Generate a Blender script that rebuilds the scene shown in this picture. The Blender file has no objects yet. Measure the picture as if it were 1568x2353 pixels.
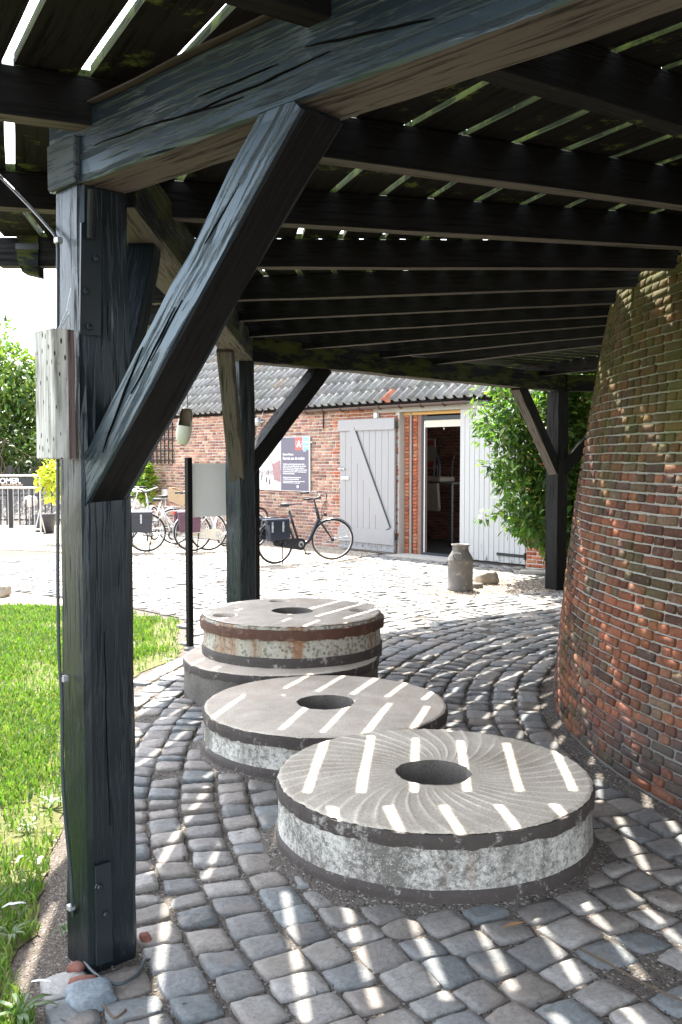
import bpy, math, random
import numpy as np
from mathutils import Vector, Matrix, noise
random.seed(7); rng = np.random.default_rng(7)
C = bpy.context.scene.collection
scn = bpy.context.scene
# ------------------------------------------------------------------ camera, world, sun, exposure
F = 2200.; CX = 784.; CY = 1176.5; HOR = 1055.; HC = 1.65
TH = math.atan((CY-HOR)/F)
cam = bpy.data.cameras.new('camera'); co = bpy.data.objects.new('camera', cam); C.objects.link(co)
cam.sensor_fit = 'HORIZONTAL'; cam.sensor_width = 24; cam.lens = 24*F/1568
cam.clip_start = 0.05; cam.clip_end = 2000
co.location = (0, 0, HC); co.rotation_euler = (math.pi/2-TH, 0, 0)
scn.camera = co
SUN = Vector((-.16, .535, 1)).normalized()          # towards the sun
w = bpy.data.worlds.new('World'); scn.world = w; w.use_nodes = True
nt = w.node_tree; nt.nodes.clear()
sky = nt.nodes.new('ShaderNodeTexSky'); sky.sky_type = 'NISHITA'; sky.sun_disc = False
sky.sun_elevation = math.asin(SUN.z); sky.sun_rotation = math.atan2(SUN.x, SUN.y)
sky.air_density = 1.0; sky.dust_density = 1.6; sky.ozone_density = 1.0
bg = nt.nodes.new('ShaderNodeBackground'); bg.inputs[1].default_value = .15
ow = nt.nodes.new('ShaderNodeOutputWorld')
hs = nt.nodes.new('ShaderNodeHueSaturation'); hs.inputs['Saturation'].default_value = .42
nt.links.new(sky.outputs[0], hs.inputs['Color']); nt.links.new(hs.outputs[0], bg.inputs[0]); nt.links.new(bg.outputs[0], ow.inputs[0])
sl = bpy.data.lights.new('sun', 'SUN'); sl.energy = 3.4; sl.angle = math.radians(.55); sl.color = (1, .95, .87)
so = bpy.data.objects.new('sun', sl); C.objects.link(so)
so.rotation_euler = SUN.to_track_quat('Z', 'Y').to_euler()
so.location = SUN*50
scn.view_settings.view_transform = 'Standard'; scn.view_settings.look = 'None'
scn.view_settings.exposure = 2.75; scn.view_settings.gamma = 1
scn.view_settings.use_curve_mapping = False
try:
    scn.cycles.max_bounces = 8; scn.cycles.diffuse_bounces = 5
except Exception: pass

# ------------------------------------------------------------------ image <-> place helpers
def ray(u, v):
    a = (u-CX)/F; b = -(v-CY)/F
    return Vector((a, math.cos(TH)+b*math.sin(TH), -math.sin(TH)+b*math.cos(TH)))
def atz(u, v, z=0.):
    r = ray(u, v); t = (z-HC)/r.z; return Vector((r.x*t, r.y*t, z))
def aty(u, v, y):
    r = ray(u, v); t = y/r.y; return Vector((r.x*t, y, HC+r.z*t))
def onpl(u, v, P, n):
    r = ray(u, v); o = Vector((0, 0, HC)); t = (P-o).dot(n)/r.dot(n); return o+r*t

# ------------------------------------------------------------------ mesh helpers
W = {}
class MB:
    def __init__(s): s.v = []; s.f = []; s.m = []
    def add(s, vs, fs, m=0):
        o = len(s.v); s.v += [tuple(x) for x in vs]; s.f += [tuple(i+o for i in f) for f in fs]; s.m += [m]*len(fs)
    def box(s, c, d, R=None, m=0, mb=None, bev=0):
        c = Vector(c); R = R or Matrix.Identity(3); x, y, z = d[0]/2, d[1]/2, d[2]/2
        vs = [c+R@Vector((sx*x, sy*y, sz*z)) for sx in (-1, 1) for sy in (-1, 1) for sz in (-1, 1)]
        fs = [(0, 1, 3, 2), (4, 6, 7, 5), (0, 4, 5, 1), (2, 3, 7, 6), (0, 2, 6, 4), (1, 5, 7, 3)]
        if bev:
            b = bev
            vs = []; 
            for sz, k in ((-1, 1), (-1, 0), (1, 0), (1, 1)):
                zz = sz*(z if k else z-b)
                i = b if k else 0
                for (px, py) in ((-x+b+i*.0, -y+i), (x-b, -y+i), (x-i, -y+b), (x-i, y-b), (x-b, y-i), (-x+b, y-i), (-x+i, y-b), (-x+i, -y+b)):
                    vs.append(c+R@Vector((px, py, zz)))
            fs = [tuple(range(7, -1, -1)), tuple(range(24, 32))]
            for r in range(3):
                for j in range(8):
                    fs.append((r*8+j, r*8+(j+1) % 8, r*8+8+(j+1) % 8, r*8+8+j))
        s.add(vs, fs, m)
    def tube(s, pts, r, n=8, m=0, cap=True, closed=False):
        pts = [Vector(p) for p in pts]; k = len(pts)
        rs = r if isinstance(r, (list, tuple)) else [r]*k
        up = None; vs = []
        for i, p in enumerate(pts):
            if closed: t = pts[(i+1) % k]-pts[i-1]
            else: t = pts[min(i+1, k-1)]-pts[max(i-1, 0)]
            t.normalize()
            if up is None: up = t.orthogonal().normalized()
            up = (up-t*up.dot(t)).normalized(); b = t.cross(up)
            for j in range(n):
                a = 2*math.pi*j/n; vs.append(p+(up*math.cos(a)+b*math.sin(a))*rs[i])
        fs = []
        for i in range(k if closed else k-1):
            i2 = (i+1) % k
            for j in range(n): fs.append((i*n+j, i*n+(j+1) % n, i2*n+(j+1) % n, i2*n+j))
        if cap and not closed:
            fs.append(tuple(range(n-1, -1, -1))); fs.append(tuple((k-1)*n+j for j in range(n)))
        s.add(vs, fs, m)
    def lathe(s, prof, c=(0, 0, 0), n=32, m=0, R=None, close=False, wob=None):
        c = Vector(c); R = R or Matrix.Identity(3); vs = []
        for k, (r, z) in enumerate(prof):
            for j in range(n):
                a = 2*math.pi*j/n; rr = r
                if wob: rr = r+wob(k, a)
                vs.append(c+R@Vector((rr*math.cos(a), rr*math.sin(a), z)))
        fs = []; K = len(prof)
        for k in range(K if close else K-1):
            k2 = (k+1) % K
            for j in range(n): fs.append((k*n+j, k*n+(j+1) % n, k2*n+(j+1) % n, k2*n+j))
        s.add(vs, fs, m)
    def poly(s, pts, th, nrm, m=0):
        nrm = Vector(nrm); n = len(pts); vs = [Vector(p) for p in pts]+[Vector(p)+nrm*th for p in pts]
        fs = [tuple(range(n-1, -1, -1)), tuple(range(n, 2*n))]+[(i, (i+1) % n, n+(i+1) % n, n+i) for i in range(n)]
        s.add(vs, fs, m)
    def mesh(s, name, mats, smooth=False):
        me = bpy.data.meshes.new(name); me.from_pydata(s.v, [], s.f)
        for mt in (mats if isinstance(mats, (list, tuple)) else [mats]): me.materials.append(mt)
        me.polygons.foreach_set('material_index', s.m)
        if smooth: me.polygons.foreach_set('use_smooth', [True]*len(s.f))
        at = me.attributes.new('bcol', 'FLOAT_COLOR', 'POINT'); at.data.foreach_set('color', [x for c_ in (getattr(s, 'col', None) or [1.]*len(s.v)) for x in (c_, c_, c_, 1.)])
        me.update(); return me
def link(name, me, parent=None, M=None, color=None):
    """links mesh me as object; M is its WORLD matrix (identity if left out)"""
    o = bpy.data.objects.new(name, me); C.objects.link(o); M = M or Matrix.Identity(4)
    W[o.name] = M
    if parent is not None:
        o.parent = parent; o.matrix_basis = W[parent.name].inverted()@M
    else: o.matrix_basis = M
    if color is not None: o.color = (*color[:3], 1)
    return o
def part(name, mb, mats, parent=None, M=None, smooth=False, local=False, color=None):
    """mb in world coordinates, stored relative to its parent (local=True: mb already local to parent)"""
    if local: M = W[parent.name]@(M or Matrix.Identity(4))
    elif M is None:
        base = W[parent.name] if parent is not None else Matrix.Identity(4)
        if parent is None and mb.v:
            a = np.array(mb.v); base = Matrix.Translation(Vector(((a[:, 0].min()+a[:, 0].max())/2, (a[:, 1].min()+a[:, 1].max())/2, a[:, 2].min())))
        inv = base.inverted(); mb.v = [tuple(inv@Vector(p)) for p in mb.v]; M = base
    return link(name, mb.mesh(name, mats, smooth), parent, M, color)
def tag(o, label=None, cat=None, group=None, kind=None):
    if label: o['label'] = label
    if cat: o['category'] = cat
    if group: o['group'] = group
    if kind: o['kind'] = kind
    return o
def thing(name, label, cat, loc=(0, 0, 0), rz=0., group=None):
    o = bpy.data.objects.new(name, None); C.objects.link(o); o.empty_display_size = .2
    M = Matrix.Translation(Vector(loc))@Matrix.Rotation(rz, 4, 'Z'); o.matrix_basis = M; W[o.name] = M
    return tag(o, label, cat, group)
def np_mesh(name, V, Q=None, T=None, col=None, mats=None, smooth=False):
    V = np.asarray(V, dtype=np.float32); me = bpy.data.meshes.new(name); me.vertices.add(len(V)); me.vertices.foreach_set('co', V.ravel())
    nq = 0 if Q is None else len(Q); ntr = 0 if T is None else len(T)
    loops = np.concatenate(([] if Q is None else Q.ravel(), [] if T is None else T.ravel())).astype(np.int32)
    me.loops.add(len(loops)); me.loops.foreach_set('vertex_index', loops)
    me.polygons.add(nq+ntr)
    tot = np.concatenate((np.full(nq, 4), np.full(ntr, 3))).astype(np.int32)
    st = np.concatenate(([0], np.cumsum(tot)[:-1])).astype(np.int32)
    me.polygons.foreach_set('loop_start', st); me.polygons.foreach_set('loop_total', tot)
    if smooth: me.polygons.foreach_set('use_smooth', np.ones(nq+ntr, dtype=bool))
    at = me.attributes.new('bcol', 'FLOAT_COLOR', 'POINT')
    cc = np.ones((len(V), 4), dtype=np.float32)
    if col is not None: cc[:, :3] = col
    at.data.foreach_set('color', cc.ravel())
    for m in (mats if isinstance(mats, (list, tuple)) else [mats]): me.materials.append(m)
    me.update(calc_edges=True); me.validate(); return me
def instance(tmpls, items):
    """tmpls: [(V,Q,T)], items: [(template index, 3x3, translation, colour)] -> merged arrays"""
    Vs, Qs, Ts, Cs = [], [], [], []; o = 0
    for (k, R, t, c) in items:
        V, Q, T = tmpls[k]
        Vs.append(V@np.asarray(R).T+np.asarray(t)); Cs.append(np.tile(np.asarray(c), (len(V), 1)))
        if Q is not None: Qs.append(Q+o)
        if T is not None: Ts.append(T+o)
        o += len(V)
    return np.concatenate(Vs), (np.concatenate(Qs) if Qs else None), (np.concatenate(Ts) if Ts else None), np.concatenate(Cs)
def pieces(name, stuffname, tmpls, items, mat, parent, cam_key, limit=300, smooth=False):
    """the nearest/largest `limit` items become objects of their own, the rest one stuff mesh; items carry WORLD transforms"""
    items = sorted(items, key=cam_key)
    meshes = [np_mesh(name, V, Q, T, None, mat, smooth) for (V, Q, T) in tmpls]
    for (k, R, t, c) in items[:limit]:
        R = np.asarray(R); M = Matrix(((*R[0], t[0]), (*R[1], t[1]), (*R[2], t[2]), (0, 0, 0, 1)))
        link(name, meshes[k], parent, M, c)
    rest = items[limit:]
    if rest:
        V, Q, T, col = instance(tmpls, rest); inv = W[parent.name].inverted()
        A = np.array(inv); V = V@A[:3, :3].T+A[:3, 3]
        o = link(stuffname, np_mesh(stuffname, V, Q, T, col, mat, smooth), parent, W[parent.name]); o['kind'] = 'stuff'
def nz(p, s=1., o=0): return noise.noise(Vector(p)*s+Vector((o, o*1.7, -o)))

# ------------------------------------------------------------------ materials
def newmat(name, rough=.7, spec=.3, metal=0.):
    m = bpy.data.materials.new(name); m.use_nodes = True; n = m.node_tree
    b = n.nodes['Principled BSDF']; b.inputs['Roughness'].default_value = rough
    b.inputs['Specular IOR Level'].default_value = spec; b.inputs['Metallic'].default_value = metal
    return m, n, b
class G:
    def __init__(s, n): s.n = n
    def new(s, t, **kw):
        x = s.n.nodes.new(t)
        for k, v in kw.items(): setattr(x, k, v)
        return x
    def L(s, a, b): s.n.links.new(a, b)
    def coord(s, world=False, scale=(1, 1, 1)):
        if world: o = s.new('ShaderNodeNewGeometry').outputs['Position']
        else: o = s.new('ShaderNodeTexCoord').outputs['Object']
        mp = s.new('ShaderNodeMapping'); mp.inputs['Scale'].default_value = scale; s.L(o, mp.inputs[0]); return mp.outputs[0]
    def noise(s, vec, sc, det=5, rough=.55, dist=0.):
        x = s.new('ShaderNodeTexNoise'); x.inputs['Scale'].default_value = sc; x.inputs['Detail'].default_value = det
        x.inputs['Roughness'].default_value = rough; x.inputs['Distortion'].default_value = dist; s.L(vec, x.inputs['Vector']); return x.outputs['Fac']
    def vor(s, vec, sc, feat='F1', out='Distance'):
        x = s.new('ShaderNodeTexVoronoi'); x.feature = feat; x.inputs['Scale'].default_value = sc; s.L(vec, x.inputs['Vector']); return x.outputs[out]
    def ramp(s, f, stops):
        x = s.new('ShaderNodeValToRGB'); e = x.color_ramp.elements
        while len(e) < len(stops): e.new(.5)
        for i, (p, c) in enumerate(stops):
            e[i].position = p; e[i].color = (c, c, c, 1) if isinstance(c, (int, float)) else (*c, 1)
        s.L(f, x.inputs[0]); return x.outputs[0]
    def mix(s, f, a, b, mode='MIX'):
        x = s.new('ShaderNodeMix'); x.data_type = 'RGBA'; x.blend_type = mode
        for i, v in ((0, f), (6, a), (7, b)):
            if isinstance(v, (int, float)) and i == 0: x.inputs[0].default_value = v
            elif isinstance(v, (tuple, list)): x.inputs[i].default_value = (*v, 1)
            elif isinstance(v, (int, float)): x.inputs[i].default_value = (v, v, v, 1)
            else: s.L(v, x.inputs[i])
        return x.outputs[2]
    def math(s, op, a, b=0., c=None):
        x = s.new('ShaderNodeMath'); x.operation = op
        for i, v in enumerate((a, b)):
            if isinstance(v, (int, float)): x.inputs[i].default_value = v
            else: s.L(v, x.inputs[i])
        return x.outputs[0]
    def bump(s, b, h, st=.3, dist=.01, nrm=None):
        x = s.new('ShaderNodeBump'); x.inputs['Strength'].default_value = st; x.inputs['Distance'].default_value = dist
        s.L(h, x.inputs['Height'])
        if nrm: s.L(nrm, x.inputs['Normal'])
        s.L(x.outputs[0], b.inputs['Normal']); return x.outputs[0]
    def piececol(s):
        a = s.new('ShaderNodeAttribute'); a.attribute_name = 'bcol'; o = s.new('ShaderNodeObjectInfo')
        return s.mix(1., a.outputs['Color'], o.outputs['Color'], 'MULTIPLY')
    def sepz(s, vec):
        x = s.new('ShaderNodeSeparateXYZ'); s.L(vec, x.inputs[0]); return x.outputs

def m_paint(name, dark, mid, moss=0., rough=.33, chip=(.06, .07, .075), chips=1., spec=.6, tint=(.70, .88, 1.)):
    m, n, b = newmat(name, rough, spec); g = G(n); b.inputs['Specular Tint'].default_value = (*tint, 1)  # a blue tint puts the sky's colour into the sheen
    gr = g.noise(g.coord(False, (1.8, 34, 34)), 1.6, 7, .62, .35); big = g.noise(g.coord(False, (1.0, 5, 5)), 1.3, 4, .6)
    c = g.mix(g.ramp(big, ((.3, 0.), (.7, 1.))), dark, mid)
    gm = g.ramp(gr, ((.40, 1.), (.445, 0.)))
    c = g.mix(gm, c, (.002, .0025, .003))
    wear = g.ramp(g.noise(g.coord(False, (1.2, 4, 4)), 1.6, 5, .65), ((.48, 0.), (.62, 1.)))
    ck = g.math('MULTIPLY', g.ramp(g.noise(g.coord(False, (9, 60, 60)), 1.5, 6, .75), ((.58, 0.), (.64, .8*chips))), wear)
    c = g.mix(ck, c, chip)
    kn = g.vor(g.coord(False, (1.6, 9, 9)), 1., 'F1'); kn = g.ramp(kn, ((.05, 1.), (.11, 0.)))
    c = g.mix(kn, c, (.002, .002, .002))
    if moss:
        mm = g.ramp(g.noise(g.coord(False, (1.6, 5, 5)), 1.7, 6, .75), ((.60-moss, 0.), (.68-moss, .9)))
        c = g.mix(mm, c, (.055, .062, .008))
    g.L(c, b.inputs['Base Color'])
    g.L(g.mix(g.math('MAXIMUM', gm, ck), rough, .8), b.inputs['Roughness'])
    h = g.math('ADD', g.math('MULTIPLY', g.ramp(gr, ((.38, 0.), (.50, 1.))), 1.2), g.math('MULTIPLY', kn, -1.5))
    g.bump(b, h, .75, .003); return m
def m_bare(name, a, c2, green=0.):
    m, n, b = newmat(name, .85, .12); g = G(n)
    gr = g.noise(g.coord(False, (2, 40, 40)), 1.5, 8, .65, .5); big = g.noise(g.coord(False, (1.2, 5, 5)), 1.2, 4)
    c = g.mix(big, a, c2); c = g.mix(g.ramp(gr, ((.38, 1.), (.5, 0.))), c, tuple(x*.35 for x in a))
    if green:
        c = g.mix(g.ramp(g.noise(g.coord(True), 7, 6, .7), ((.62-green, 0.), (.72-green, 1.))), c, (.10, .13, .03))
    g.L(c, b.inputs['Base Color']); g.bump(b, gr, .7, .005); return m
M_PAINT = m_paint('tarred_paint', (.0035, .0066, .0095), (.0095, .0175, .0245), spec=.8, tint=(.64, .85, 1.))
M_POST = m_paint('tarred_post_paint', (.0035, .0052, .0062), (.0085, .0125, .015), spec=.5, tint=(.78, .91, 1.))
M_PAINTD = m_paint('tarred_paint_dark', (.0018, .002, .0022), (.004, .0043, .0046), 0., .55, (.02, .02, .02), .3, .2, (1., .97, .92))  # darker copy of the tarred paint; on brace undersides it paints in shade
M_MOSSY = m_paint('mossy_tarred_wood', (.006, .0065, .006), (.009, .009, .008), .12, .6, (.04, .04, .04), .3, .2)
M_BARE = m_bare('bare_weathered_underside', (.085, .073, .06), (.16, .14, .12))
M_TAN = m_bare('pale_brown_wood', (.075, .07, .055), (.115, .105, .085))
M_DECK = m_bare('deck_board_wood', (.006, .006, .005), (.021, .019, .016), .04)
M_DECKE = m_bare('mossy_board_edge', (.028, .042, .008), (.075, .092, .032), .12)
M_GREY = m_bare('grey_weathered_wood', (.30, .31, .28), (.55, .56, .53))
def m_weather():
    m, n, b = newmat('flaking_white_board', .8, .25); g = G(n)
    gr = g.noise(g.coord(False, (3, 45, 45)), 1.5, 6, .6); sp = g.vor(g.coord(False, (22, 60, 60)), 1., 'F1')
    c = g.mix(g.ramp(gr, ((.35, 0.), (.6, 1.))), (.22, .22, .19), (.55, .55, .50))
    c = g.mix(g.ramp(sp, ((.16, 1.), (.24, 0.))), c, (.03, .02, .015))
    c = g.mix(g.ramp(g.noise(g.coord(False, (2, 9, 9)), 2, 4), ((.58, 0.), (.7, 1.))), c, (.12, .11, .10))
    g.L(c, b.inputs['Base Color']); g.bump(b, gr, .6, .004); return m
M_WORM = m_weather()
def m_plain(name, col, rough=.5, spec=.4, metal=0., var=.15, sc=8., bump=.1, world=False, det=5):
    m, n, b = newmat(name, rough, spec, metal); g = G(n); f = g.noise(g.coord(world), sc, det, .6)
    g.L(g.mix(f, tuple(x*(1-var) for x in col), tuple(min(1, x*(1+var)) for x in col)), b.inputs['Base Color'])
    if bump: g.bump(b, f, bump, .004)
    return m
M_STEEL = m_plain('dark_painted_steel', (.008, .013, .017), .35, .5, 0., .3, 14, .15)
M_GALV = m_plain('galvanised_steel', (.45, .46, .47), .4, .5, .6, .15, 20)
M_CHROME = m_plain('bicycle_chrome', (.6, .6, .6), .22, .5, .9, .05, 5, 0)
M_BLACK = m_plain('black_rubber', (.02, .02, .022), .6, .35, 0, .2, 20, .05)
M_BLACKP = m_plain('black_gloss_enamel', (.012, .014, .02), .25, .5, 0, .1, 5, 0)
M_IRON = m_plain('black_iron', (.015, .015, .016), .5, .4, 0, .3, 14, .1)
M_WHITE = m_plain('white_paint', (.72, .73, .72), .5, .4, 0, .05, 9, .05)
M_CREAM = m_plain('cream_plastic', (.55, .52, .43), .4, .4, 0, .05, 9, .0)
M_PANEL = m_plain('pale_grey_sheet', (.85, .86, .84), .35, .4, 0, .04, 2.5, .02)
M_RED = m_plain('red_plastic', (.65, .05, .03), .3, .5, 0, .05, 9, 0)
M_CABLE = m_plain('black_cable', (.035, .045, .05), .4, .4, 0, .2, 20, .05)
M_FEATHER = m_plain('white_feather', (.8, .8, .8), .8, .1, 0, .05, 60, .2)
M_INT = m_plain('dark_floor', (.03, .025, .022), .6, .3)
M_SEAT = m_plain('beige_leather', (.13, .10, .075), .45, .4, 0, .08, 30, .05)

def m_brick(name, moss=False, blotch=.25):
    m, n, b = newmat(name, .9, .2); g = G(n); p = g.coord(True)
    c = g.piececol(); f = g.noise(p, 38, 6, .7); c = g.mix(g.ramp(f, ((.3, 0.), (.7, 1.))), g.mix(1., c, .62, 'MULTIPLY'), g.mix(1., c, 1.25, 'MULTIPLY'))
    pale = g.ramp(g.noise(p, 9, 8, .8), ((.56, 0.), (.70, blotch*2.)))
    c = g.mix(g.ramp(g.noise(p, 13, 7, .8), ((.34, .8), (.46, 0.))), c, (.035, .028, .024))
    c = g.mix(pale, c, (.27, .245, .21))
    if moss:
        z = g.sepz(p)[2]; zf = g.new('ShaderNodeMapRange'); g.L(z, zf.inputs[0])
        zf.inputs[1].default_value = 1.2; zf.inputs[2].default_value = 3.0
        k = g.math('ADD', g.noise(p, 2.2, 6, .7), g.math('MULTIPLY', zf.outputs[0], .36))
        c = g.mix(g.ramp(k, ((.50, 0.), (.80, .68))), c, (.07, .082, .016))
        zl = g.new('ShaderNodeMapRange'); g.L(z, zl.inputs[0]); zl.inputs[1].default_value = .75; zl.inputs[2].default_value = .1
        k2 = g.math('ADD', g.noise(p, 1.6, 6, .7, .5), g.math('MULTIPLY', zl.outputs[0], .14))
        c = g.mix(g.ramp(k2, ((.60, 0.), (.72, .75))), c, (.06, .055, .055))
    g.L(c, b.inputs['Base Color'])
    h = g.math('ADD', f, g.math('MULTIPLY', g.noise(p, 14, 4, .6), 1.2)); g.bump(b, h, .5, .004); return m
M_TBRICK = m_brick('old_tower_brick', True); M_BBRICK = m_brick('barn_brick', False, .2)
def m_mortar(name, a, c2, moss=False):
    m, n, b = newmat(name, .95, .1); g = G(n); p = g.coord(True); f = g.noise(p, 30, 6, .7)
    c = g.mix(f, a, c2)
    if moss:
        z = g.sepz(p)[2]; zf = g.new('ShaderNodeMapRange'); g.L(z, zf.inputs[0]); zf.inputs[1].default_value = 1.0; zf.inputs[2].default_value = 3.0
        k = g.math('ADD', g.noise(p, 2.2, 6, .7), g.math('MULTIPLY', zf.outputs[0], .3))
        c = g.mix(g.ramp(k, ((.56, 0.), (.8, .75))), c, (.16, .20, .06))
        zl = g.new('ShaderNodeMapRange'); g.L(z, zl.inputs[0]); zl.inputs[1].default_value = .9; zl.inputs[2].default_value = .3
        c = g.mix(g.math('MULTIPLY', zl.outputs[0], .7), c, (.10, .085, .075))
    g.L(c, b.inputs['Base Color']); g.bump(b, f, .8, .006); return m
M_TMORT = m_mortar('tower_mortar', (.21, .205, .18), (.46, .45, .41), True)
M_BMORT = m_mortar('barn_mortar', (.42, .39, .35), (.62, .58, .53))
def m_cobble():
    m, n, b = newmat('granite_setts', .62, .4); g = G(n); p = g.coord(True)
    c = g.piececol(); f = g.noise(p, 55, 6, .75); f2 = g.noise(p, 12, 5, .65)
    c = g.mix(g.ramp(f, ((.3, 0.), (.7, 1.))), g.mix(1., c, .6, 'MULTIPLY'), g.mix(1., c, 1.3, 'MULTIPLY'))
    c = g.mix(g.ramp(g.noise(p, 5, 5, .7), ((.52, 0.), (.66, .75))), c, (.20, .17, .145))
    c = g.mix(g.ramp(g.noise(p, 24, 3, .5), ((.70, 0.), (.73, .75))), c, (.02, .02, .02))
    g.L(c, b.inputs['Base Color']); g.L(g.ramp(f2, ((.3, .45), (.7, .85))), b.inputs['Roughness'])
    h = g.math('ADD', g.math('MULTIPLY', f, .8), g.math('MULTIPLY', f2, 1.5)); g.bump(b, h, .75, .007); return m
M_COB = m_cobble()
def m_soil(name, a, c2, grit=(.4, .37, .33), sc=60, gs=.18):
    m, n, b = newmat(name, .95, .15); g = G(n); p = g.coord(True); f = g.noise(p, 22, 8, .75)
    vc = g.new('ShaderNodeTexVoronoi'); vc.inputs['Scale'].default_value = sc; g.L(p, vc.inputs['Vector'])
    c = g.mix(f, a, c2)
    sx = g.new('ShaderNodeSeparateColor'); g.L(vc.outputs['Color'], sx.inputs[0])
    c = g.mix(g.ramp(sx.outputs[0], ((1-gs-.05, 0.), (1-gs+.05, .8))), c, grit)
    c = g.mix(g.ramp(sx.outputs[1], ((.84, 0.), (.9, .7))), c, tuple(x*.4 for x in a))
    g.L(c, b.inputs['Base Color']); h = g.math('ADD', g.math('MULTIPLY', f, 1.), g.math('MULTIPLY', vc.outputs['Distance'], -.8)); g.bump(b, h, .8, .012); return m
M_SOIL = m_soil('sandy_soil', (.085, .07, .057), (.18, .152, .128), (.30, .27, .24), 150, .10)
M_JOINT = m_soil('joint_grit', (.07, .06, .05), (.15, .132, .115), (.30, .285, .265), 110, .10)
M_GRAVEL = m_soil('gravel', (.30, .26, .21), (.50, .45, .38), (.20, .14, .09), 45, .25)
M_TURF = m_soil('turf_ground', (.07, .085, .025), (.14, .135, .055), (.22, .2, .14), 40, .1)
def m_leaf(name, trans=.35):
    m, n, b = newmat(name, .45, .45); g = G(n); c = g.piececol(); f = g.noise(g.coord(True), 5, 3)
    c = g.mix(f, g.mix(1., c, .65, 'MULTIPLY'), g.mix(1., c, 1.35, 'MULTIPLY')); g.L(c, b.inputs['Base Color'])
    t = g.new('ShaderNodeBsdfTranslucent'); g.L(g.mix(1., c, (1.5, 1.7, .6), 'MULTIPLY'), t.inputs[0])
    ms = g.new('ShaderNodeMixShader'); ms.inputs[0].default_value = trans; g.L(b.outputs[0], ms.inputs[1]); g.L(t.outputs[0], ms.inputs[2])
    g.L(ms.outputs[0], n.nodes['Material Output'].inputs[0]); return m
M_LEAF = m_leaf('leaves')
M_BARK = m_plain('bark', (.10, .075, .055), .9, .2, 0, .4, 20, .6)
def m_stone(name, base, light, kind):
    m, n, b = newmat(name, .85, .25); g = G(n); p = g.coord(False)
    f = g.noise(p, 90, 5, .8); f2 = g.noise(p, 3.2, 6, .65); f3 = g.noise(p, 14, 8, .8)
    c = g.mix(g.ramp(f2, ((.35, 0.), (.65, 1.))), base, light)
    c = g.mix(g.ramp(f, ((.35, .5), (.6, 0.))), c, tuple(x*.5 for x in base))
    z = g.sepz(p)[2]
    if kind == 'wash':
        st_ = g.math('ADD', g.math('MULTIPLY', g.noise(p, 46, 6, .8), .75), g.math('MULTIPLY', f2, .55))
        c = g.mix(g.ramp(st_, ((.58, 1.), (.72, 0.))), c, (.14, .13, .115))
        c = g.mix(g.ramp(g.noise(g.coord(False, (1, 1, .35)), 1.9, 6, .7), ((.50, 0.), (.62, .85))), c, (.125, .112, .097))
        c = g.mix(g.ramp(g.noise(g.coord(False, (2, 2, 1)), 2.6, 5, .6), ((.62, 0.), (.72, .6))), c, (.16, .09, .055))
    if kind == 'rust':
        vv = g.new('ShaderNodeTexVoronoi'); vv.inputs['Scale'].default_value = 34; g.L(p, vv.inputs['Vector'])
        c = g.mix(g.ramp(vv.outputs['Distance'], ((.25, .8), (.5, 0.))), c, (.12, .115, .095))
        c = g.mix(g.ramp(g.noise(g.coord(False, (4, 4, .5)), 1.5, 6, .7), ((.49, 0.), (.62, .9))), c, (.24, .11, .045))
    if kind == 'top':
        c = g.mix(g.ramp(g.noise(p, 2.1, 4, .6), ((.5, 0.), (.68, .5))), c, (.46, .35, .27))
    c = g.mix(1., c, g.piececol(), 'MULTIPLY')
    sp_ = g.noise(p, 160, 2, .6)
    c = g.mix(g.ramp(sp_, ((.62, 0.), (.68, .55))), c, tuple(x*.35 for x in base)); c = g.mix(g.ramp(sp_, ((.30, .5), (.38, 0.))), c, tuple(min(1, x*1.5) for x in light))
    g.L(c, b.inputs['Base Color']); g.bump(b, g.math('ADD', f, g.math('MULTIPLY', f3, .8)), .8, .005); return m
M_STTOP = m_stone('smooth_millstone_top', (.50, .43, .35), (.72, .64, .54), 'top')
M_STFUR = m_stone('coarse_millstone_face', (.44, .385, .305), (.64, .575, .485), 'plain')
M_STSIDE = m_stone('whitewashed_millstone_side', (.44, .42, .375), (.68, .655, .60), 'wash')
M_STRUST = m_stone('pebbled_concrete_side', (.36, .33, .26), (.52, .50, .44), 'rust')
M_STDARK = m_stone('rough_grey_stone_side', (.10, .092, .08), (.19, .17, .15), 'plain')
def m_rust(name, a, c2, c3):
    m, n, b = newmat(name, .7, .35); g = G(n); p = g.coord(False); f = g.noise(p, 16, 8, .7); f2 = g.noise(p, 45, 5, .8)
    c = g.mix(f, a, c2); c = g.mix(g.ramp(f2, ((.63, 0.), (.70, .8))), c, c3); c = g.mix(g.ramp(g.noise(p, 9, 7, .8), ((.56, 0.), (.62, .8))), c, c3)
    g.L(c, b.inputs['Base Color']); g.bump(b, g.math('ADD', f, f2), .7, .004); return m
M_HOOP = m_rust('rusty_iron_hoop', (.055, .024, .016), (.105, .048, .032), (.20, .11, .07))
M_HOOPD = m_rust('black_tarred_hoop', (.035, .028, .025), (.075, .062, .055), (.32, .30, .27))
def m_tile():
    m, n, b = newmat('clay_pantile', .7, .35); g = G(n); p = g.coord(True); c = g.piececol(); f = g.noise(p, 9, 8, .75)
    c = g.mix(g.ramp(f, ((.35, 0.), (.65, 1.))), g.mix(1., c, .7, 'MULTIPLY'), g.mix(1., c, 1.3, 'MULTIPLY'))
    c = g.mix(g.ramp(g.noise(p, 5, 6, .8), ((.62, 0.), (.7, .5))), c, (.22, .22, .14))
    g.L(c, b.inputs['Base Color']); g.bump(b, f, .3, .004); return m
M_TILE = m_tile()
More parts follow.
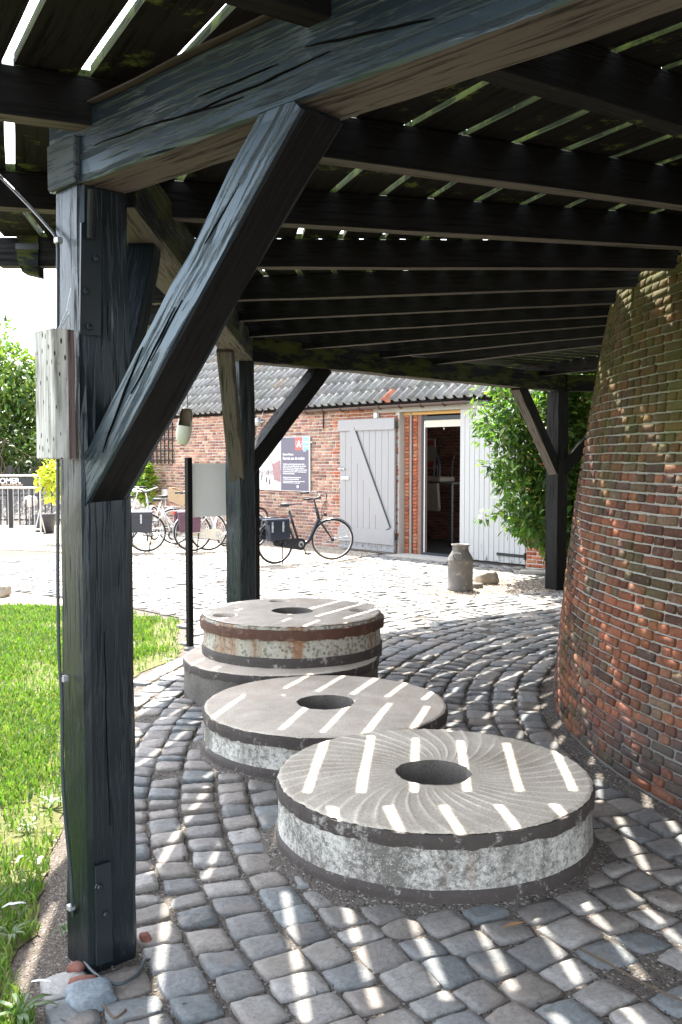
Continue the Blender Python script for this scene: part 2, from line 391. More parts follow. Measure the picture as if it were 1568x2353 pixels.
def m_door(name, col, peel):
    m, n, b = newmat(name, .55, .35); g = G(n); p = g.coord(True)
    f = g.noise(g.coord(True, (30, 30, 2)), 1.5, 6, .6)
    c = g.mix(f, tuple(x*.86 for x in col), tuple(min(1, x*1.06) for x in col))
    if peel:
        z = g.sepz(p)[2]; zl = g.new('ShaderNodeMapRange'); g.L(z, zl.inputs[0]); zl.inputs[1].default_value = .55; zl.inputs[2].default_value = .05
        k = g.math('ADD', g.noise(g.coord(True, (14, 14, 3)), 1.6, 6, .75), g.math('MULTIPLY', zl.outputs[0], .16))
        c = g.mix(g.ramp(k, ((.72, 0.), (.76, .9))), c, (.10, .09, .08))
    g.L(c, b.inputs['Base Color']); g.bump(b, f, .25, .003); return m
M_GDOOR = m_door('grey_door_paint', (.30, .295, .295), True)
M_WDOOR = m_door('white_door_paint', (.46, .455, .44), True)
M_FRAME = m_plain('slate_frame_paint', (.018, .024, .029), .45, .4)
M_OCHRE = m_plain('ochre_timber', (.50, .30, .10), .6, .3)
M_CONC = m_plain('concrete', (.36, .34, .30), .9, .2, 0, .25, 18, .4, True)
M_GUT = m_plain('brown_gutter', (.07, .045, .038), .35, .5, 0, .15, 8, .0)
M_WICK = m_plain('wicker', (.38, .28, .18), .8, .2, 0, .5, 70, .8)
M_PURP = m_plain('slate_purple_print', (.115, .105, .145), .35, .4, 0, .03, 3, 0)
M_PRED = m_plain('coral_print', (.62, .10, .09), .35, .4, 0, .02, 3, 0)
M_PBLU = m_plain('light_blue_print', (.22, .48, .68), .35, .4, 0, .02, 3, 0)
M_INK = m_plain('white_print', (.85, .85, .85), .5, .3, 0, .02, 3, 0)
M_TANINK = m_plain('tan_print', (.55, .42, .30), .5, .3, 0, .02, 3, 0)
M_BOARD = m_plain('dark_red_print', (.22, .025, .02), .3, .5, 0, .1, 3, 0)
M_NAVY = m_plain('navy_tarpaulin', (.015, .02, .035), .3, .5, 0, .2, 10, .1)
M_ANTH = m_plain('anthracite_plastic', (.035, .035, .042), .5, .4, 0, .1, 10, .05)
M_SILV = m_plain('silver_paint', (.42, .43, .44), .3, .5, .4, .05, 5, 0)
M_REDF = m_plain('red_frame_enamel', (.45, .05, .04), .3, .5, 0, .05, 5, 0)
M_FLOR = m_plain('patterned_cloth', (.10, .05, .07), .6, .3, 0, .95, 60, 0)
M_CAN = m_rust('worn_grey_enamel', (.085, .08, .074), (.17, .155, .14), (.32, .27, .20))
M_CLOG = m_plain('pale_green_clog_paint', (.50, .52, .42), .5, .4, 0, .2, 9, .1)

# ------------------------------------------------------------------ layout data (metres)
TC = Vector((5.5, 5.7, 0))
def TR(z): return 4.12-.07*z-.022*z*z
def polar(a, r): return Vector((TC.x-r*math.cos(a), TC.y-r*math.sin(a)))
P1 = Vector((-.800, 3.12, 0)); P2 = Vector((-.885, 8.42, 0)); P3 = Vector((2.74, 12.15, 0)); P0 = Vector((3.1, -.75, 0))
STONES = [(Vector((.405, 4.13, 0)), .69, .278), (Vector((-.09, 5.48, 0)), .70, .243), (Vector((-.43, 6.86, 0)), .70, .25)]

# ------------------------------------------------------------------ ground
def sheet(name, pts, z, mat, parent=None):
    mb = MB(); mb.add([(x, y, z) for x, y in pts], [tuple(range(len(pts)))])
    me = mb.mesh(name, mat); o = link(name, me); return o
gnd = tag(sheet('ground', [(-90, -40), (90, -40), (90, 140), (-90, 140)], -.024, M_SOIL), kind='structure')
PAVE = [(-7.5, 18.0), (-3.6, 16.5), (-1.8, 14.9), (-.9, 13.9), (.2, 15.7), (.75, 16.75), (3.3, 13.95), (6, 11), (8, 9), (8, .6), (-.30, .6), (-.50, 2.2), (-.80, 2.66), (-.95, 3.2),
        (-1.03, 3.8), (-1.12, 4.4), (-1.3, 5.6), (-1.5, 6.6), (-1.5, 7.3), (-1.32, 8.2), (-1.62, 9.9), (-2.4, 10.7), (-4.5, 12.3), (-7.5, 13.7)]
GPATCH = [(.95, 12.1), (1.5, 12.9), (2.4, 13.1), (3.2, 12.9), (3.2, 12.3), (2.2, 11.7), (1.3, 11.3)]
def inside(x, y, poly):
    c = False; n = len(poly); j = n-1
    for i in range(n):
        xi, yi = poly[i]; xj, yj = poly[j]
        if (yi > y) != (yj > y) and x < (xj-xi)*(y-yi)/(yj-yi)+xi: c = not c
        j = i
    return c
pave = tag(sheet('cobbled_pavement', PAVE, -.013, M_JOINT), kind='structure')
YARD = [(-30, 16.0), (-7.6, 13.75), (-7.6, 18.1), (-3.6, 16.6), (-1.8, 15.0), (-.9, 14.0), (.1, 15.8), (.7, 16.85), (.4, 18.5), (-6, 26), (-30, 26)]
tag(sheet('gravel_yard', YARD, -.012, M_GRAVEL), kind='structure')
tag(sheet('gravel_path', [(-30, 11.6), (-4.2, 10.9), (-2.45, 10.65), (-4.5, 12.25), (-7.5, 13.65), (-30, 16)], -.012, M_GRAVEL), kind='structure')
tag(sheet('gravel_patch', GPATCH, -.008, M_GRAVEL), kind='structure')
LAWN = [(-30, 11.5), (-4.2, 10.85), (-2.5, 10.6), (-1.72, 9.8), (-1.4, 8.3), (-1.55, 7.25), (-1.62, 6.7), (-1.5, 5.6), (-1.34, 4.6), (-1.20, 3.8), (-1.06, 3.1), (-.88, 2.7), (-.72, 2.2), (-.5, 1), (-30, 1)]
def rough_edge(poly, amp=.05, step=.12):
    out = []
    for i in range(len(poly)):
        a, b = Vector(poly[i]), Vector(poly[(i+1) % len(poly)]); L = (b-a).length; k = max(1, int(L/step)) if max(abs(a.x), abs(b.x)) < 5 else 1
        nr_ = Vector((b.y-a.y, a.x-b.x)).normalized() if L > 0 else Vector((0, 0))
        for j in range(k):
            p = a.lerp(b, j/k); d = (amp*nz((p.x*1.0, p.y*1.0, 0), 2.2)+amp*.5*nz((p.x, p.y, 0), 9)) if k > 1 else 0; out.append(tuple(p+nr_*d))
    return out
LAWN = rough_edge(LAWN, .09, .08)
lawn = tag(sheet('lawn', LAWN, -.018, M_TURF), kind='structure')

# cobbles: concentric courses round the tower
def cob_template(sd):
    r = random.Random(sd); n = 16; ex = 6+r.random()*8
    sk = r.uniform(-.05, .05); jit = [r.uniform(.96, 1.03) for _ in range(n)]; tp = r.uniform(-.05, .05)
    tilt = (r.uniform(-.007, .007), r.uniform(-.007, .007)); V = []
    for (k, z) in ((1.0, -.03), (1.0, -.007), (.95, -.0005), (.62, .003)):
        for j in range(n):
            a = 2*math.pi*j/n; c, s = math.cos(a), math.sin(a); q = (abs(c)**ex+abs(s)**ex)**(-1/ex)*.5*k
            x, y = c*q*jit[j], s*q*jit[j]; x, y = x*(1+tp*y*2), y*(1-tp*x*1.5)+sk*x
            zz = z+(tilt[0]*x+tilt[1]*y)*2*(z > -.02)+(r.uniform(-.0018, .0018) if z > -.005 else 0)
            V.append((x, y, zz))
    V.append((0, 0, .004+r.uniform(-.003, .002))); Q = []; T = []
    for k in range(3):
        for j in range(n): Q.append((k*n+j, k*n+(j+1) % n, (k+1)*n+(j+1) % n, (k+1)*n+j))
    for j in range(n): T.append((3*n+j, 3*n+(j+1) % n, 4*n))
    return np.array(V, float), np.array(Q), np.array(T)
CT = [cob_template(i) for i in range(14)]
assert len(CT) == 14
COBC = [(.165, .162, .155), (.19, .18, .165), (.135, .14, .14), (.18, .162, .145), (.11, .108, .105), (.22, .21, .195), (.165, .148, .13), (.12, .13, .132), (.15, .142, .132)]
cobs = []; r = 4.22; ring = 0
while r < 15.0:
    wd = random.uniform(.150, .180); rm = r+wd/2
    a = -1.5+random.random()*.02
    while a < 1.75:
        st = random.uniform(.125, .19)/rm; am = a+st/2
        p = polar(am, rm+.03*nz((am*3, ring*.3, 0))); ok = inside(p.x, p.y, PAVE) and not inside(p.x, p.y, GPATCH) and (p.y > 1.3)
        if ok and p.x > 0 and p.y > 9: ok = p.x < p.y*.52
        if ok:
            for (c, R, h) in STONES:
                if (p-c.xy).length < R-.005: ok = False
            for q, d in ((P1, .20), (P2, .2), (P3, .2)):
                if (p-q.xy).length < d: ok = False
            if p.x > p.y*.60+.8: ok = False
        if ok and random.random() > .012:
            rot = -math.atan2(p.x-TC.x, p.y-TC.y)+math.pi/2+random.uniform(-.07, .07)
            lx = wd*random.uniform(.90, .99); ly = st*rm*random.uniform(.87, .965); far = 1. if p.y < 8 else .35; sz = random.uniform(.7, 1.4)*(1 if far == 1 else .95); ly *= 1 if far == 1 else .96
            cr, sr = math.cos(rot), math.sin(rot); t1, t2 = random.gauss(0, .018*far), random.gauss(0, .018*far)
            Rm = np.array(((cr, -sr, 0), (sr, cr, 0), (0, 0, 1.)))@np.array(((1, 0, t1), (0, 1, t2), (-t1, -t2, 1)))@np.diag((lx, ly, sz))
            if random.random() < .5: Rm = Rm@np.diag((-1, -1, 1))
            z = (.012*nz((p.x, p.y, 0), 1.3)+random.gauss(0, .0025))*(1. if far == 1 else .4)
            cc = np.array(random.choice(COBC))*random.uniform(.85, 1.42)
            cobs.append((random.randrange(14), Rm, (p.x, p.y, z), cc))
        a += st
    r += wd+.004; ring += 1
pieces('cobble', 'far_cobbles', CT, cobs, M_COB, pave, lambda it: 0 if False else (abs(it[2][0]) > .40*it[2][1]+.1 or it[2][1] < 2.55, it[2][0]**2+it[2][1]**2), 300, True)

# loose grit, pebbles in the joints and on the gravel patch
def pebble_field(name, n, poly, box, z, s0, s1, cols, label=None, reject=None):
    items = []; base = np.array(((1, 0, 0), (-.4, .8, 0), (-.6, -.7, 0), (0, 0, .7), (0, 0, -.5)), float)
    T = np.array(((0, 1, 3), (1, 2, 3), (2, 0, 3), (1, 0, 4), (2, 1, 4), (0, 2, 4)))
    while len(items) < n:
        x = random.uniform(box[0], box[1]); y = random.uniform(box[2], box[3])
        if not inside(x, y, poly) or (reject and reject(x, y)): continue
        s = random.uniform(s0, s1); a = random.random()*6.28; c, q = math.cos(a), math.sin(a)
        items.append((0, np.array(((c, -q, 0), (q, c, 0), (0, 0, 1)))@np.diag((s, s*random.uniform(.5, 1), s*.7)), (x, y, z), np.array(random.choice(cols))*random.uniform(.7, 1.2)))
    V, Q, T2, col = instance([(base, None, T)], items); o = link(name, np_mesh(name, V, Q, T2, col, M_COB)); tag(o, label, None, None, 'stuff'); return o
GC = [(.45, .38, .30), (.30, .22, .15), (.55, .50, .43), (.20, .13, .09)]
o = pebble_field('loose_gravel', 2600, GPATCH, (.9, 3.3, 11.2, 13.2), .0, .008, .02, GC); tag(o, 'loose brown gravel around the milk can and the far post', 'gravel')
o = pebble_field('joint_grit_stones', 7000, PAVE, (-1.3, 2.5, 2.4, 8), -.010, .003, .008, [(.35, .33, .3), (.2, .18, .16), (.10, .09, .08), (.22, .12, .07)]); tag(o, 'small stones and litter caught in the joints between the cobbles', 'grit')
o = pebble_field('yard_gravel_stones', 5000, YARD, (-8, .7, 13.8, 20), -.008, .008, .016, GC); tag(o, 'brown gravel stones scattered over the yard under the bicycles', 'gravel')

# dry litter between the stones
def litter():
    items = []; base = np.array(((0, 0, 0), (1, .06, .02), (2, 0, .0), (1, -.06, .02), (1, 0, .09)), float)*.5; T = np.array(((0, 3, 4), (3, 2, 4), (2, 1, 4), (1, 0, 4)))
    while len(items) < 900:
        y = random.uniform(2.5, 8); x = random.uniform(-1.1, .6*y)
        if not inside(x, y, PAVE) or (Vector((x, y))-TC.xy).length < 4.15: continue
        if any((Vector((x, y))-c.xy).length < R+.01 for c, R, h in STONES): continue
        s_ = random.uniform(.006, .022); a = random.random()*6.28; c, q = math.cos(a), math.sin(a)
        items.append((0, np.array(((c, -q, 0), (q, c, 0), (0, 0, 1)))@np.diag((s_, s_*random.uniform(1, 3), s_)), (x, y, -.006), np.array(random.choice([(.20, .12, .06), (.13, .08, .05), (.30, .22, .13), (.09, .06, .04)]))))
    V, Q, T2, col = instance([(base, None, T)], items); o = link('leaf_litter', np_mesh('leaf_litter', V, Q, T2, col, M_COB)); tag(o, 'dry brown leaf scraps and twigs caught between the cobbles', 'litter', None, 'stuff')
litter()
# grass
def grass():
    n = 120000; V = []; Q = []; cols = []
    k = 0; base = []
    while k < n:
        y = 2.0+10*random.random()**1.25; x = -.6-random.random()**1.2*(1.2+.5*y)
        if not inside(x, y, LAWN): continue
        edge = not inside(x+.22, y-.05, LAWN)
        if edge and random.random() < .6: continue
        dn = nz((x, y, 0), 1.1, 3)
        if dn < -.25 and random.random() < .75: continue
        if y > 6.5 and x > -2.6 and nz((x, y, 4), 2.2) < .0 and random.random() < .7: continue
        base.append((x, y)); k += 1
    B = np.array(base); h = rng.uniform(.014, .036, n)*(1+.7*rng.random(n)**3); a = rng.uniform(0, 6.283, n); wd = rng.uniform(.0018, .0038, n)*(1+B[:, 1]*.12)
    ln = rng.uniform(.2, 1.1, n)*h; dx, dy = np.cos(a), np.sin(a); b2 = rng.uniform(0, 6.283, n)
    lx, ly = np.cos(b2)*ln, np.sin(b2)*ln
    V = np.zeros((n, 5, 3)); V[:, 0] = np.c_[B[:, 0]-dx*wd, B[:, 1]-dy*wd, np.full(n, -.01)]; V[:, 1] = np.c_[B[:, 0]+dx*wd, B[:, 1]+dy*wd, np.full(n, -.01)]
    V[:, 2] = np.c_[B[:, 0]+dx*wd*.8+lx*.35, B[:, 1]+dy*wd*.8+ly*.35, h*.6]; V[:, 3] = np.c_[B[:, 0]-dx*wd*.8+lx*.35, B[:, 1]-dy*wd*.8+ly*.35, h*.6]
    V[:, 4] = np.c_[B[:, 0]+lx, B[:, 1]+ly, h]
    i = np.arange(n)[:, None]*5; Q = i+np.array((0, 1, 2, 3)); T = i+np.array((3, 2, 4))
    base_c = np.array(((.085, .16, .028), (.11, .18, .035), (.06, .13, .022), (.15, .18, .06)))
    col = base_c[rng.integers(0, 4, n)]*rng.uniform(.75, 1.25, (n, 1)); col = np.repeat(col, 5, 0)
    o = link('grass', np_mesh('grass', V.reshape(-1, 3), Q, T, col, M_LEAF)); tag(o, 'bright green lawn grass beside the timber post', 'grass', None, 'stuff')
grass()
def weed(x, y, s, label):
    mb = MB(); s *= .62
    for k in range(9):
        a = k*2.4+random.random(); L = s*random.uniform(.7, 1.2); wd = s*.09; d = Vector((math.cos(a), math.sin(a), 0)); q = Vector((-d.y, d.x, 0))
        p = [Vector((x, y, 0))+d*(L*t)+Vector((0, 0, L*(.9*t-.75*t*t))) for t in (0.02, .35, .7, 1)]
        ww = (.3*wd, wd, wd*.8, .05*wd); vs = []
        for pp, w_ in zip(p, ww): vs += [pp-q*w_+Vector((0, 0, w_*.4)), pp, pp+q*w_+Vector((0, 0, w_*.4))]
        mb.add(vs, [(3*i+j, 3*i+j+1, 3*i+4+j, 3*i+3+j) for i in range(3) for j in (0, 1)])
    o = part('weed', mb, M_LEAF, color=(.07, .13, .03), smooth=True); tag(o, label, 'plant', 'broad-leaved weeds at the edge of the lawn'); return o
for (u, v, s, lb) in ((45, 2335, .16, 'broad-leaved weed in the bottom left corner of the lawn'), (150, 2140, .09, 'small weed in the bare soil just left of the post foot'),
                      (25, 2150, .13, 'leafy weed among the white feathers on the lawn'), (118, 1850, .15, 'weed at the lawn edge left of the post, halfway down'), (385, 1520, .12, 'weed tuft between lawn and lowest millstone'), (60, 1905, .10, 'low weed at the shaded lawn edge, left')):
    p = atz(u, v); weed(p.x, p.y, s, lb)
# feathers
for i, (u, v, lb) in enumerate(((38, 1982, 'white feather lying highest on the lawn edge'), (60, 2075, 'white feather on grass beside the bare soil'), (88, 1985, 'white feather upright at the lawn edge left of the post'),
                     (35, 2075, 'fluffy white feather half hidden in the grass'), (118, 2255, 'white feather on soil near the bottom left corner'), (75, 1880, 'white feather on bare soil beyond the shaded lawn'), (235, 2190, 'small white down feather at the foot of the post'))):
    p = atz(u, v, .022); mb = MB(); a = random.random()*6.28; L = random.uniform(.04, .065); d = Vector((math.cos(a), math.sin(a), .12)); q = Vector((-d.y, d.x, 0)); vs = []; n = 12
    for k in range(n+1):
        t_ = k/n; wd_ = .0085*math.sin(math.pi*min(1, t_*.92+.08))**.7*(1+.25*random.uniform(-1, 1)); c = p+d*(L*t_)+q*(.012*math.sin(t_*2.2))+Vector((0, 0, .010*math.sin(t_*3)))
        vs += [c-q*wd_-Vector((0, 0, .003)), c+Vector((0, 0, .0015)), c+q*wd_*.8-Vector((0, 0, .002))]
    mb.add(vs, [(3*k+j, 3*k+j+1, 3*k+4+j, 3*k+3+j) for k in range(n) for j in (0, 1)])
    tag(part('feather', mb, M_FEATHER), lb, 'feather', 'white feathers dropped on the grass')

# ------------------------------------------------------------------ brick tower
def brick_template(L, H, sd, rnd=.008, D=.05, jt=1.):
    r = random.Random(sd); V = []; x, z = L/2, H/2
    for (ins, y) in ((rnd, 0.), (0, rnd*.9), (0, D)):
        xx, zz = x-ins, z-ins; c = min(rnd*1.2, zz*.6)
        for (px, pz) in ((-xx+c, -zz), (xx-c, -zz), (xx, -zz+c), (xx, zz-c), (xx-c, zz), (-xx+c, zz), (-xx, zz-c), (-xx, -zz+c)):
            V.append((px+r.uniform(-.0018, .0018)*jt, y+(r.uniform(-.0015, .0015)*jt if y < .02 else 0), pz+r.uniform(-.0015, .0015)*jt))
    V.append((0, -.0008, 0)); Q = []
    for k in range(2):
        for j in range(8): Q.append((k*8+j, k*8+8+j, k*8+8+(j+1) % 8, k*8+(j+1) % 8))
    for j in (0, 2, 4, 6): Q.append((24, j, j+1, (j+2) % 8))
    return np.array(V, float), np.array(Q), None
TBT = [brick_template(.083, .044, i, .0062, .05, 1.4) for i in range(6)]+[brick_template(.177, .044, 20+i, .0062, .05, 1.4) for i in range(6)]
TCOL = [(.125, .050, .032), (.095, .045, .032), (.15, .062, .036), (.07, .045, .036), (.12, .078, .05), (.17, .075, .042), (.08, .04, .03), (.10, .07, .045)]
tower = thing('brick_tower', 'round tapering mossy red brick mill tower at the right under the gallery', 'tower', TC)
mb = MB(); mb.lathe([(TR(z)-.014, z) for z in (-.05, .3, .6, 1, 1.4, 1.8, 2.2, 2.6, 3, 4, 5.5, 7)], TC, 96)
part('mortar_wall', mb, M_TMORT, tower, smooth=True)
its = []; z = .03; row = 0; PIT = .0525
while z < 3.25:
    R = TR(z); a = -.75+random.random()*.03; slope = .07+.044*z
    typ = row % 2; k0 = random.random()
    while a < 1.25 if False else a < .95:
        pass; break
    # angle a measured like polar(): a=0 points to -x; camera side is a in [-?, ?]
    a = -.62+random.random()*.02
    while a < .78+.0:
        if typ == 0: Lb = .177 if random.random() > .2 else .083
        else: Lb = .083 if random.random() > .12 else .177
        st = (Lb+random.uniform(.012, .0165))/R; am = a+st/2; a += st
        n = Vector((-math.cos(am), -math.sin(am), 0)); t = Vector((math.sin(am), -math.cos(am), 0)); up = Vector((0, 0, 1))
        nn = (n+up*slope).normalized(); upp = (up-n*slope).normalized(); X = (-nn).cross(upp)
        pos = TC+n*(R+random.gauss(0, .0010)+.003*nz((am*7, z*2, 1), 1.)+(-.006 if random.random() < .06 else 0))+up*(z+.004*nz((am*6, z, 0)))
        Rm = np.array((tuple(X), tuple(-nn), tuple(upp))).T@np.diag((random.uniform(.95, 1.01), 1, random.uniform(.90, 1.04)))
        tw = random.gauss(0, .012); Rm = Rm@np.array(((math.cos(tw), 0, math.sin(tw)), (0, 1, 0), (-math.sin(tw), 0, math.cos(tw))))
        cc = np.array(random.choice(TCOL))*random.uniform(.7, 1.25)
        cc = cc*(1+.5*nz((am*5, z*1.6, 3), 1.))
        if z < 1.3 and nz((am*9, z*3.2, 7), 1.)+random.uniform(-.25, .25) > .12: cc = np.array((.20, .075, .042))*random.uniform(.7, 1.15)
        its.append((random.randrange(6)+(6 if Lb > .1 else 0), Rm, tuple(pos), cc))
    z += PIT; row += 1
def tkey(it):
    x, y, zz = it[2]; 
    vis = abs(x) < .356*y+.06 and y > 0
    d = math.sqrt(x*x+y*y); n = Vector((x-TC.x, y-TC.y)).normalized(); f = -(n.x*x+n.y*y)/d
    return -(max(f, 0.05)*(2 if it[0] > 5 else 1)/d/d)*(1 if vis and .05 < zz < 2.9 else 0)
pieces('brick', 'brick_courses', TBT, its, M_TBRICK, tower, tkey, 300)

# ------------------------------------------------------------------ timber gallery
gal = thing('mill_gallery', 'black tarred timber gallery on posts running round the brick tower', 'gallery', (TC.x, TC.y, 0))
def beam(name, p0, p1, wd, ht, mats, up=(0, 0, 1), jit=.003, parent=None, ch=.008, seg=.12, roll=0, bow=0, label=None, under=True):
    """squared timber from p0 to p1 (centre line); local X along it, Z up; underside faces use mats[1]"""
    p0, p1 = Vector(p0), Vector(p1); X = (p1-p0); L = X.length; X.normalize(); up = Vector(up)
    Y = up.cross(X).normalized(); Z = X.cross(Y)
    M = Matrix(((X.x, Y.x, Z.x, p0.x), (X.y, Y.y, Z.y, p0.y), (X.z, Y.z, Z.z, p0.z), (0, 0, 0, 1)))
    n = max(2, int(L/seg)); mb = MB(); vs = []; o = random.random()*50
    a, b = wd/2, ht/2
    prof = [(-a+ch, -b), (a-ch, -b), (a, -b+ch), (a, b-ch), (a-ch, b), (-a+ch, b), (-a, b-ch), (-a, -b+ch)]
    for i in range(n+1):
        x = L*i/n; by = bow*math.sin(math.pi*i/n)
        for k, (y, z) in enumerate(prof):
            d1 = noise.noise(Vector((x*1.7, (k//2)*3.1, o)))*jit*1.6; d2 = noise.noise(Vector((x*9, (k)*3.1, o+9)))*jit*.7
            vs.append((x, y+(d1+d2)*(1 if y > 0 else -1)+by, z+(d1+d2)*(1 if z > 0 else -1)))
    fs = []; ms = []
    for i in range(n):
        for k in range(8):
            fs.append((i*8+k, i*8+(k+1) % 8, i*8+8+(k+1) % 8, i*8+8+k)); ms.append(1 if (k == 0 and under) else 0)
    fs.append(tuple(range(7, -1, -1))); ms.append(0); fs.append(tuple(n*8+j for j in range(8))); ms.append(0)
    mb.v = vs; mb.f = fs; mb.m = ms
    o = part(name, mb, mats, parent or gal, M=M)
    if label: o['label'] = label
    return o
TMATS = [M_PAINT, M_BARE]; DM = [M_PAINTD, M_BARE]; MM = [M_MOSSY, M_BARE]
d01 = Vector((.7196, -.6944, 0)); n01 = Vector((.6944, .7196, 0))
d12 = Vector((0, 1, 0)); d23 = (P3-P2).normalized(); n23 = Vector((d23.y, -d23.x, 0))
ZB = 2.50; BH = .215
# ring beams
A0 = Vector((-.866, 3.18, ZB+BH/2)); A1 = A0+d01*5.6
b01 = beam('ring_beam', A0, A1, .175, .22, TMATS, jit=.006, label='near ring beam, blue-black with long cracks and a grey underside')
beam('ring_beam', Vector((-.79, 3.28, ZB+BH/2)), Vector((-.86, 8.30, ZB+BH/2)), .20, .22, [M_MOSSY, M_BARE], label='left ring beam running away from the near post', jit=.005)
S23 = Vector((P2.x, P2.y, ZB+BH/2))-d23*.05
beam('ring_beam', S23, S23+d23*5.35, .20, .215, MM, label='far ring beam with yellow-green moss', jit=.006)
d34 = Vector((1, 0.03, 0)).normalized()
beam('ring_beam', Vector((P3.x+.1, P3.y+.04, ZB+BH/2)), Vector((P3.x+.1, P3.y+.04, ZB+BH/2))+d34*5, .20, .2, MM)
# end block of the left beam showing through the near beam
e1 = A0-d01*.0-n01*.088
mb = MB(); ec = A0+d01*.088-n01*.089+Vector((0, 0, -.036)); Rz = Matrix((tuple(d01), tuple(n01), (0, 0, 1))).transposed()
mb.box((0, -.004, 0), (.165, .028, .142), bev=.005)
part('beam_end', mb, [m_bare('split_end_grain', (.035, .045, .05), (.10, .12, .13))], gal, M=Matrix.Translation(ec)@Rz.to_4x4())
# thin curled flashing strip on top of the near beam
mb = MB(); vs = []; N = 24
for i in range(N+1):
    s = i/N*1.25+.05; hgt = .006+.010*math.sin(i/N*3.0)+.006*nz((s*3, 0, 0)); q = A0+d01*s-n01*.10+Vector((0, 0, BH/2+hgt))
    for (dn, dz) in ((0, 0), (.10, -.004), (.10, -.008), (0, -.006)): vs.append(q+n01*dn+Vector((0, 0, dz)))
mb.add(vs, [(i*4+k, i*4+(k+1) % 4, i*4+4+(k+1) % 4, i*4+4+k) for i in range(N) for k in range(4)])
part('flashing_strip', mb, m_plain('weathered_lead_strip', (.05, .043, .036), .7, .3, 0, .3, 20, .3), gal)
# posts
al = math.radians(47); ep = Vector((math.cos(al), -math.sin(al), 0)); npv = Vector((math.sin(al), math.cos(al), 0))
def post(p, z0, z1, wd, dp, up, mats, label=None, jit=.004, ch=.012):
    return beam('post', Vector((p.x, p.y, z0)), Vector((p.x, p.y, z1)), wd, dp, mats, up=up, jit=jit, ch=ch, label=label, under=False)
post(P1, -.05, ZB-.002, .172, .178, npv, [M_POST, M_POST], 'near blue-black post at the lawn edge', jit=.006, ch=.016)
ang2 = math.radians(22); u2 = Vector((math.sin(ang2), math.cos(ang2), 0))
post(P2, -.05, ZB-.002, .19, .19, Vector((-math.sin(math.radians(52)), math.cos(math.radians(52)), 0)), [M_POST, M_POST], 'middle post behind the millstones')
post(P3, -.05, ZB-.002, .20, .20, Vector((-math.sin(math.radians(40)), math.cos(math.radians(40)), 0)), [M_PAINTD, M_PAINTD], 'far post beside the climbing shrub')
post(P0, -.05, ZB-.002, .19, .19, Vector((0, 1, 0)), [M_PAINT, M_PAINT])
# braces: main brace in the plane of the near beam
def bracepts(u0, v0, u1, v1, P, n): return onpl(u0, v0, P, n), onpl(u1, v1, P, n)
Pl = P1-n01*.012
a_, b_ = bracepts(207, 1165, 702, 262, Pl, n01)
dirb = (b_-a_).normalized()
mbr = beam('brace', a_-dirb*.16, b_+dirb*.03, .14, .122, [M_PAINT, M_PAINTD], up=n01.cross(dirb) if n01.cross(dirb).z > 0 else dirb.cross(n01), jit=.006, label='large cracked near brace from post to beam, light blue-grey on its left face', ch=.007)  # underside gets the darker paint copy, its shade put into the colour
Mb_ = W[mbr.name]; Mi_ = Mb_.inverted(); cutc = P1.dot(ep)+.080
for v_ in mbr.data.vertices:          # lower end cut flush with the post face
    pw = Mb_@v_.co
    if pw.dot(ep) < cutc: v_.co = Mi_@(pw+dirb*((cutc-pw.dot(ep))/dirb.dot(ep)))
# brace behind the near post, in the plane of the left beam
def brace2(p, dr, zlo, off, zhi, wd, ht, mats, inset=.08, label=None):
    a = Vector((p.x, p.y, zlo))+dr*inset*.5; b = Vector((p.x, p.y, zhi))+dr*(zhi-zlo+off); q = (b-a).normalized(); sd = Vector((0, 0, 1)).cross(dr)
    u = q.cross(sd); u = u if u.z > 0 else -u
    return beam('brace', a, b, wd, ht, mats, up=u, jit=.004, label=label)
brace2(Vector((-.79, 3.26, 0)), d12, 1.80, -.06, 2.52, .11, .12, [M_PAINT, M_PAINTD])  # dark underside again has shade put into its paint
brace2(Vector((P2.x-.02, P2.y, 0)), -d12, 1.50, -.1, 2.52, .125, .14, [M_TAN, M_TAN], label='pale brown brace on the middle post with a broken edge')
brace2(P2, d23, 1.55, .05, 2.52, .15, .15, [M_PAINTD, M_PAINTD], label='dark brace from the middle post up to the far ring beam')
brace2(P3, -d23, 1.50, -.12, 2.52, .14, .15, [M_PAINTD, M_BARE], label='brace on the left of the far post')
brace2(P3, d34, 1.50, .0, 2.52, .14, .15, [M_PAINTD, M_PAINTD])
# joists: (outer-side point, inner-side point) measured at the underside
ZJ = 2.655; JH = .145; ZD = 2.805
J = [((-.065, 3.286), 23.5), ((-.241, 4.18), 13.4), ((-.422, 5.105), 1.3), ((-.634, 6.151), -11.2), ((-.744, 7.061), -17.8), ((-.694, 7.936), -24.1), ((.023, 8.608), -34.1), ((.499, 9.526), -44.2), ((1.24, 9.951), -53.1)]
ex = [((.42, 2.583), 33.9)]
for a in (44., 55., 66., 77., 89.): ex.append((tuple((TC.xy-Vector((math.cos(math.radians(a)), math.sin(math.radians(a))))*5)), a))
ex = ex[::-1]
post_ = [(tuple((TC.xy-Vector((math.cos(math.radians(a)), math.sin(math.radians(a))))*5)), a) for a in (-63., -74., -85.)]
JJ = ex+J+post_
def rim(p):   # signed distance inside the octagonal rim
    d = Vector(p)-TC.xy
    return 7.27-max(d.dot(Vector((math.cos(math.radians(k*45)), math.sin(math.radians(k*45))))) for k in range(8))
def isect(p, d, q, e):
    den = d.x*e.y-d.y*e.x; t = ((q.x-p.x)*e.y-(q.y-p.y)*e.x)/den; return p+d*t
JL = []
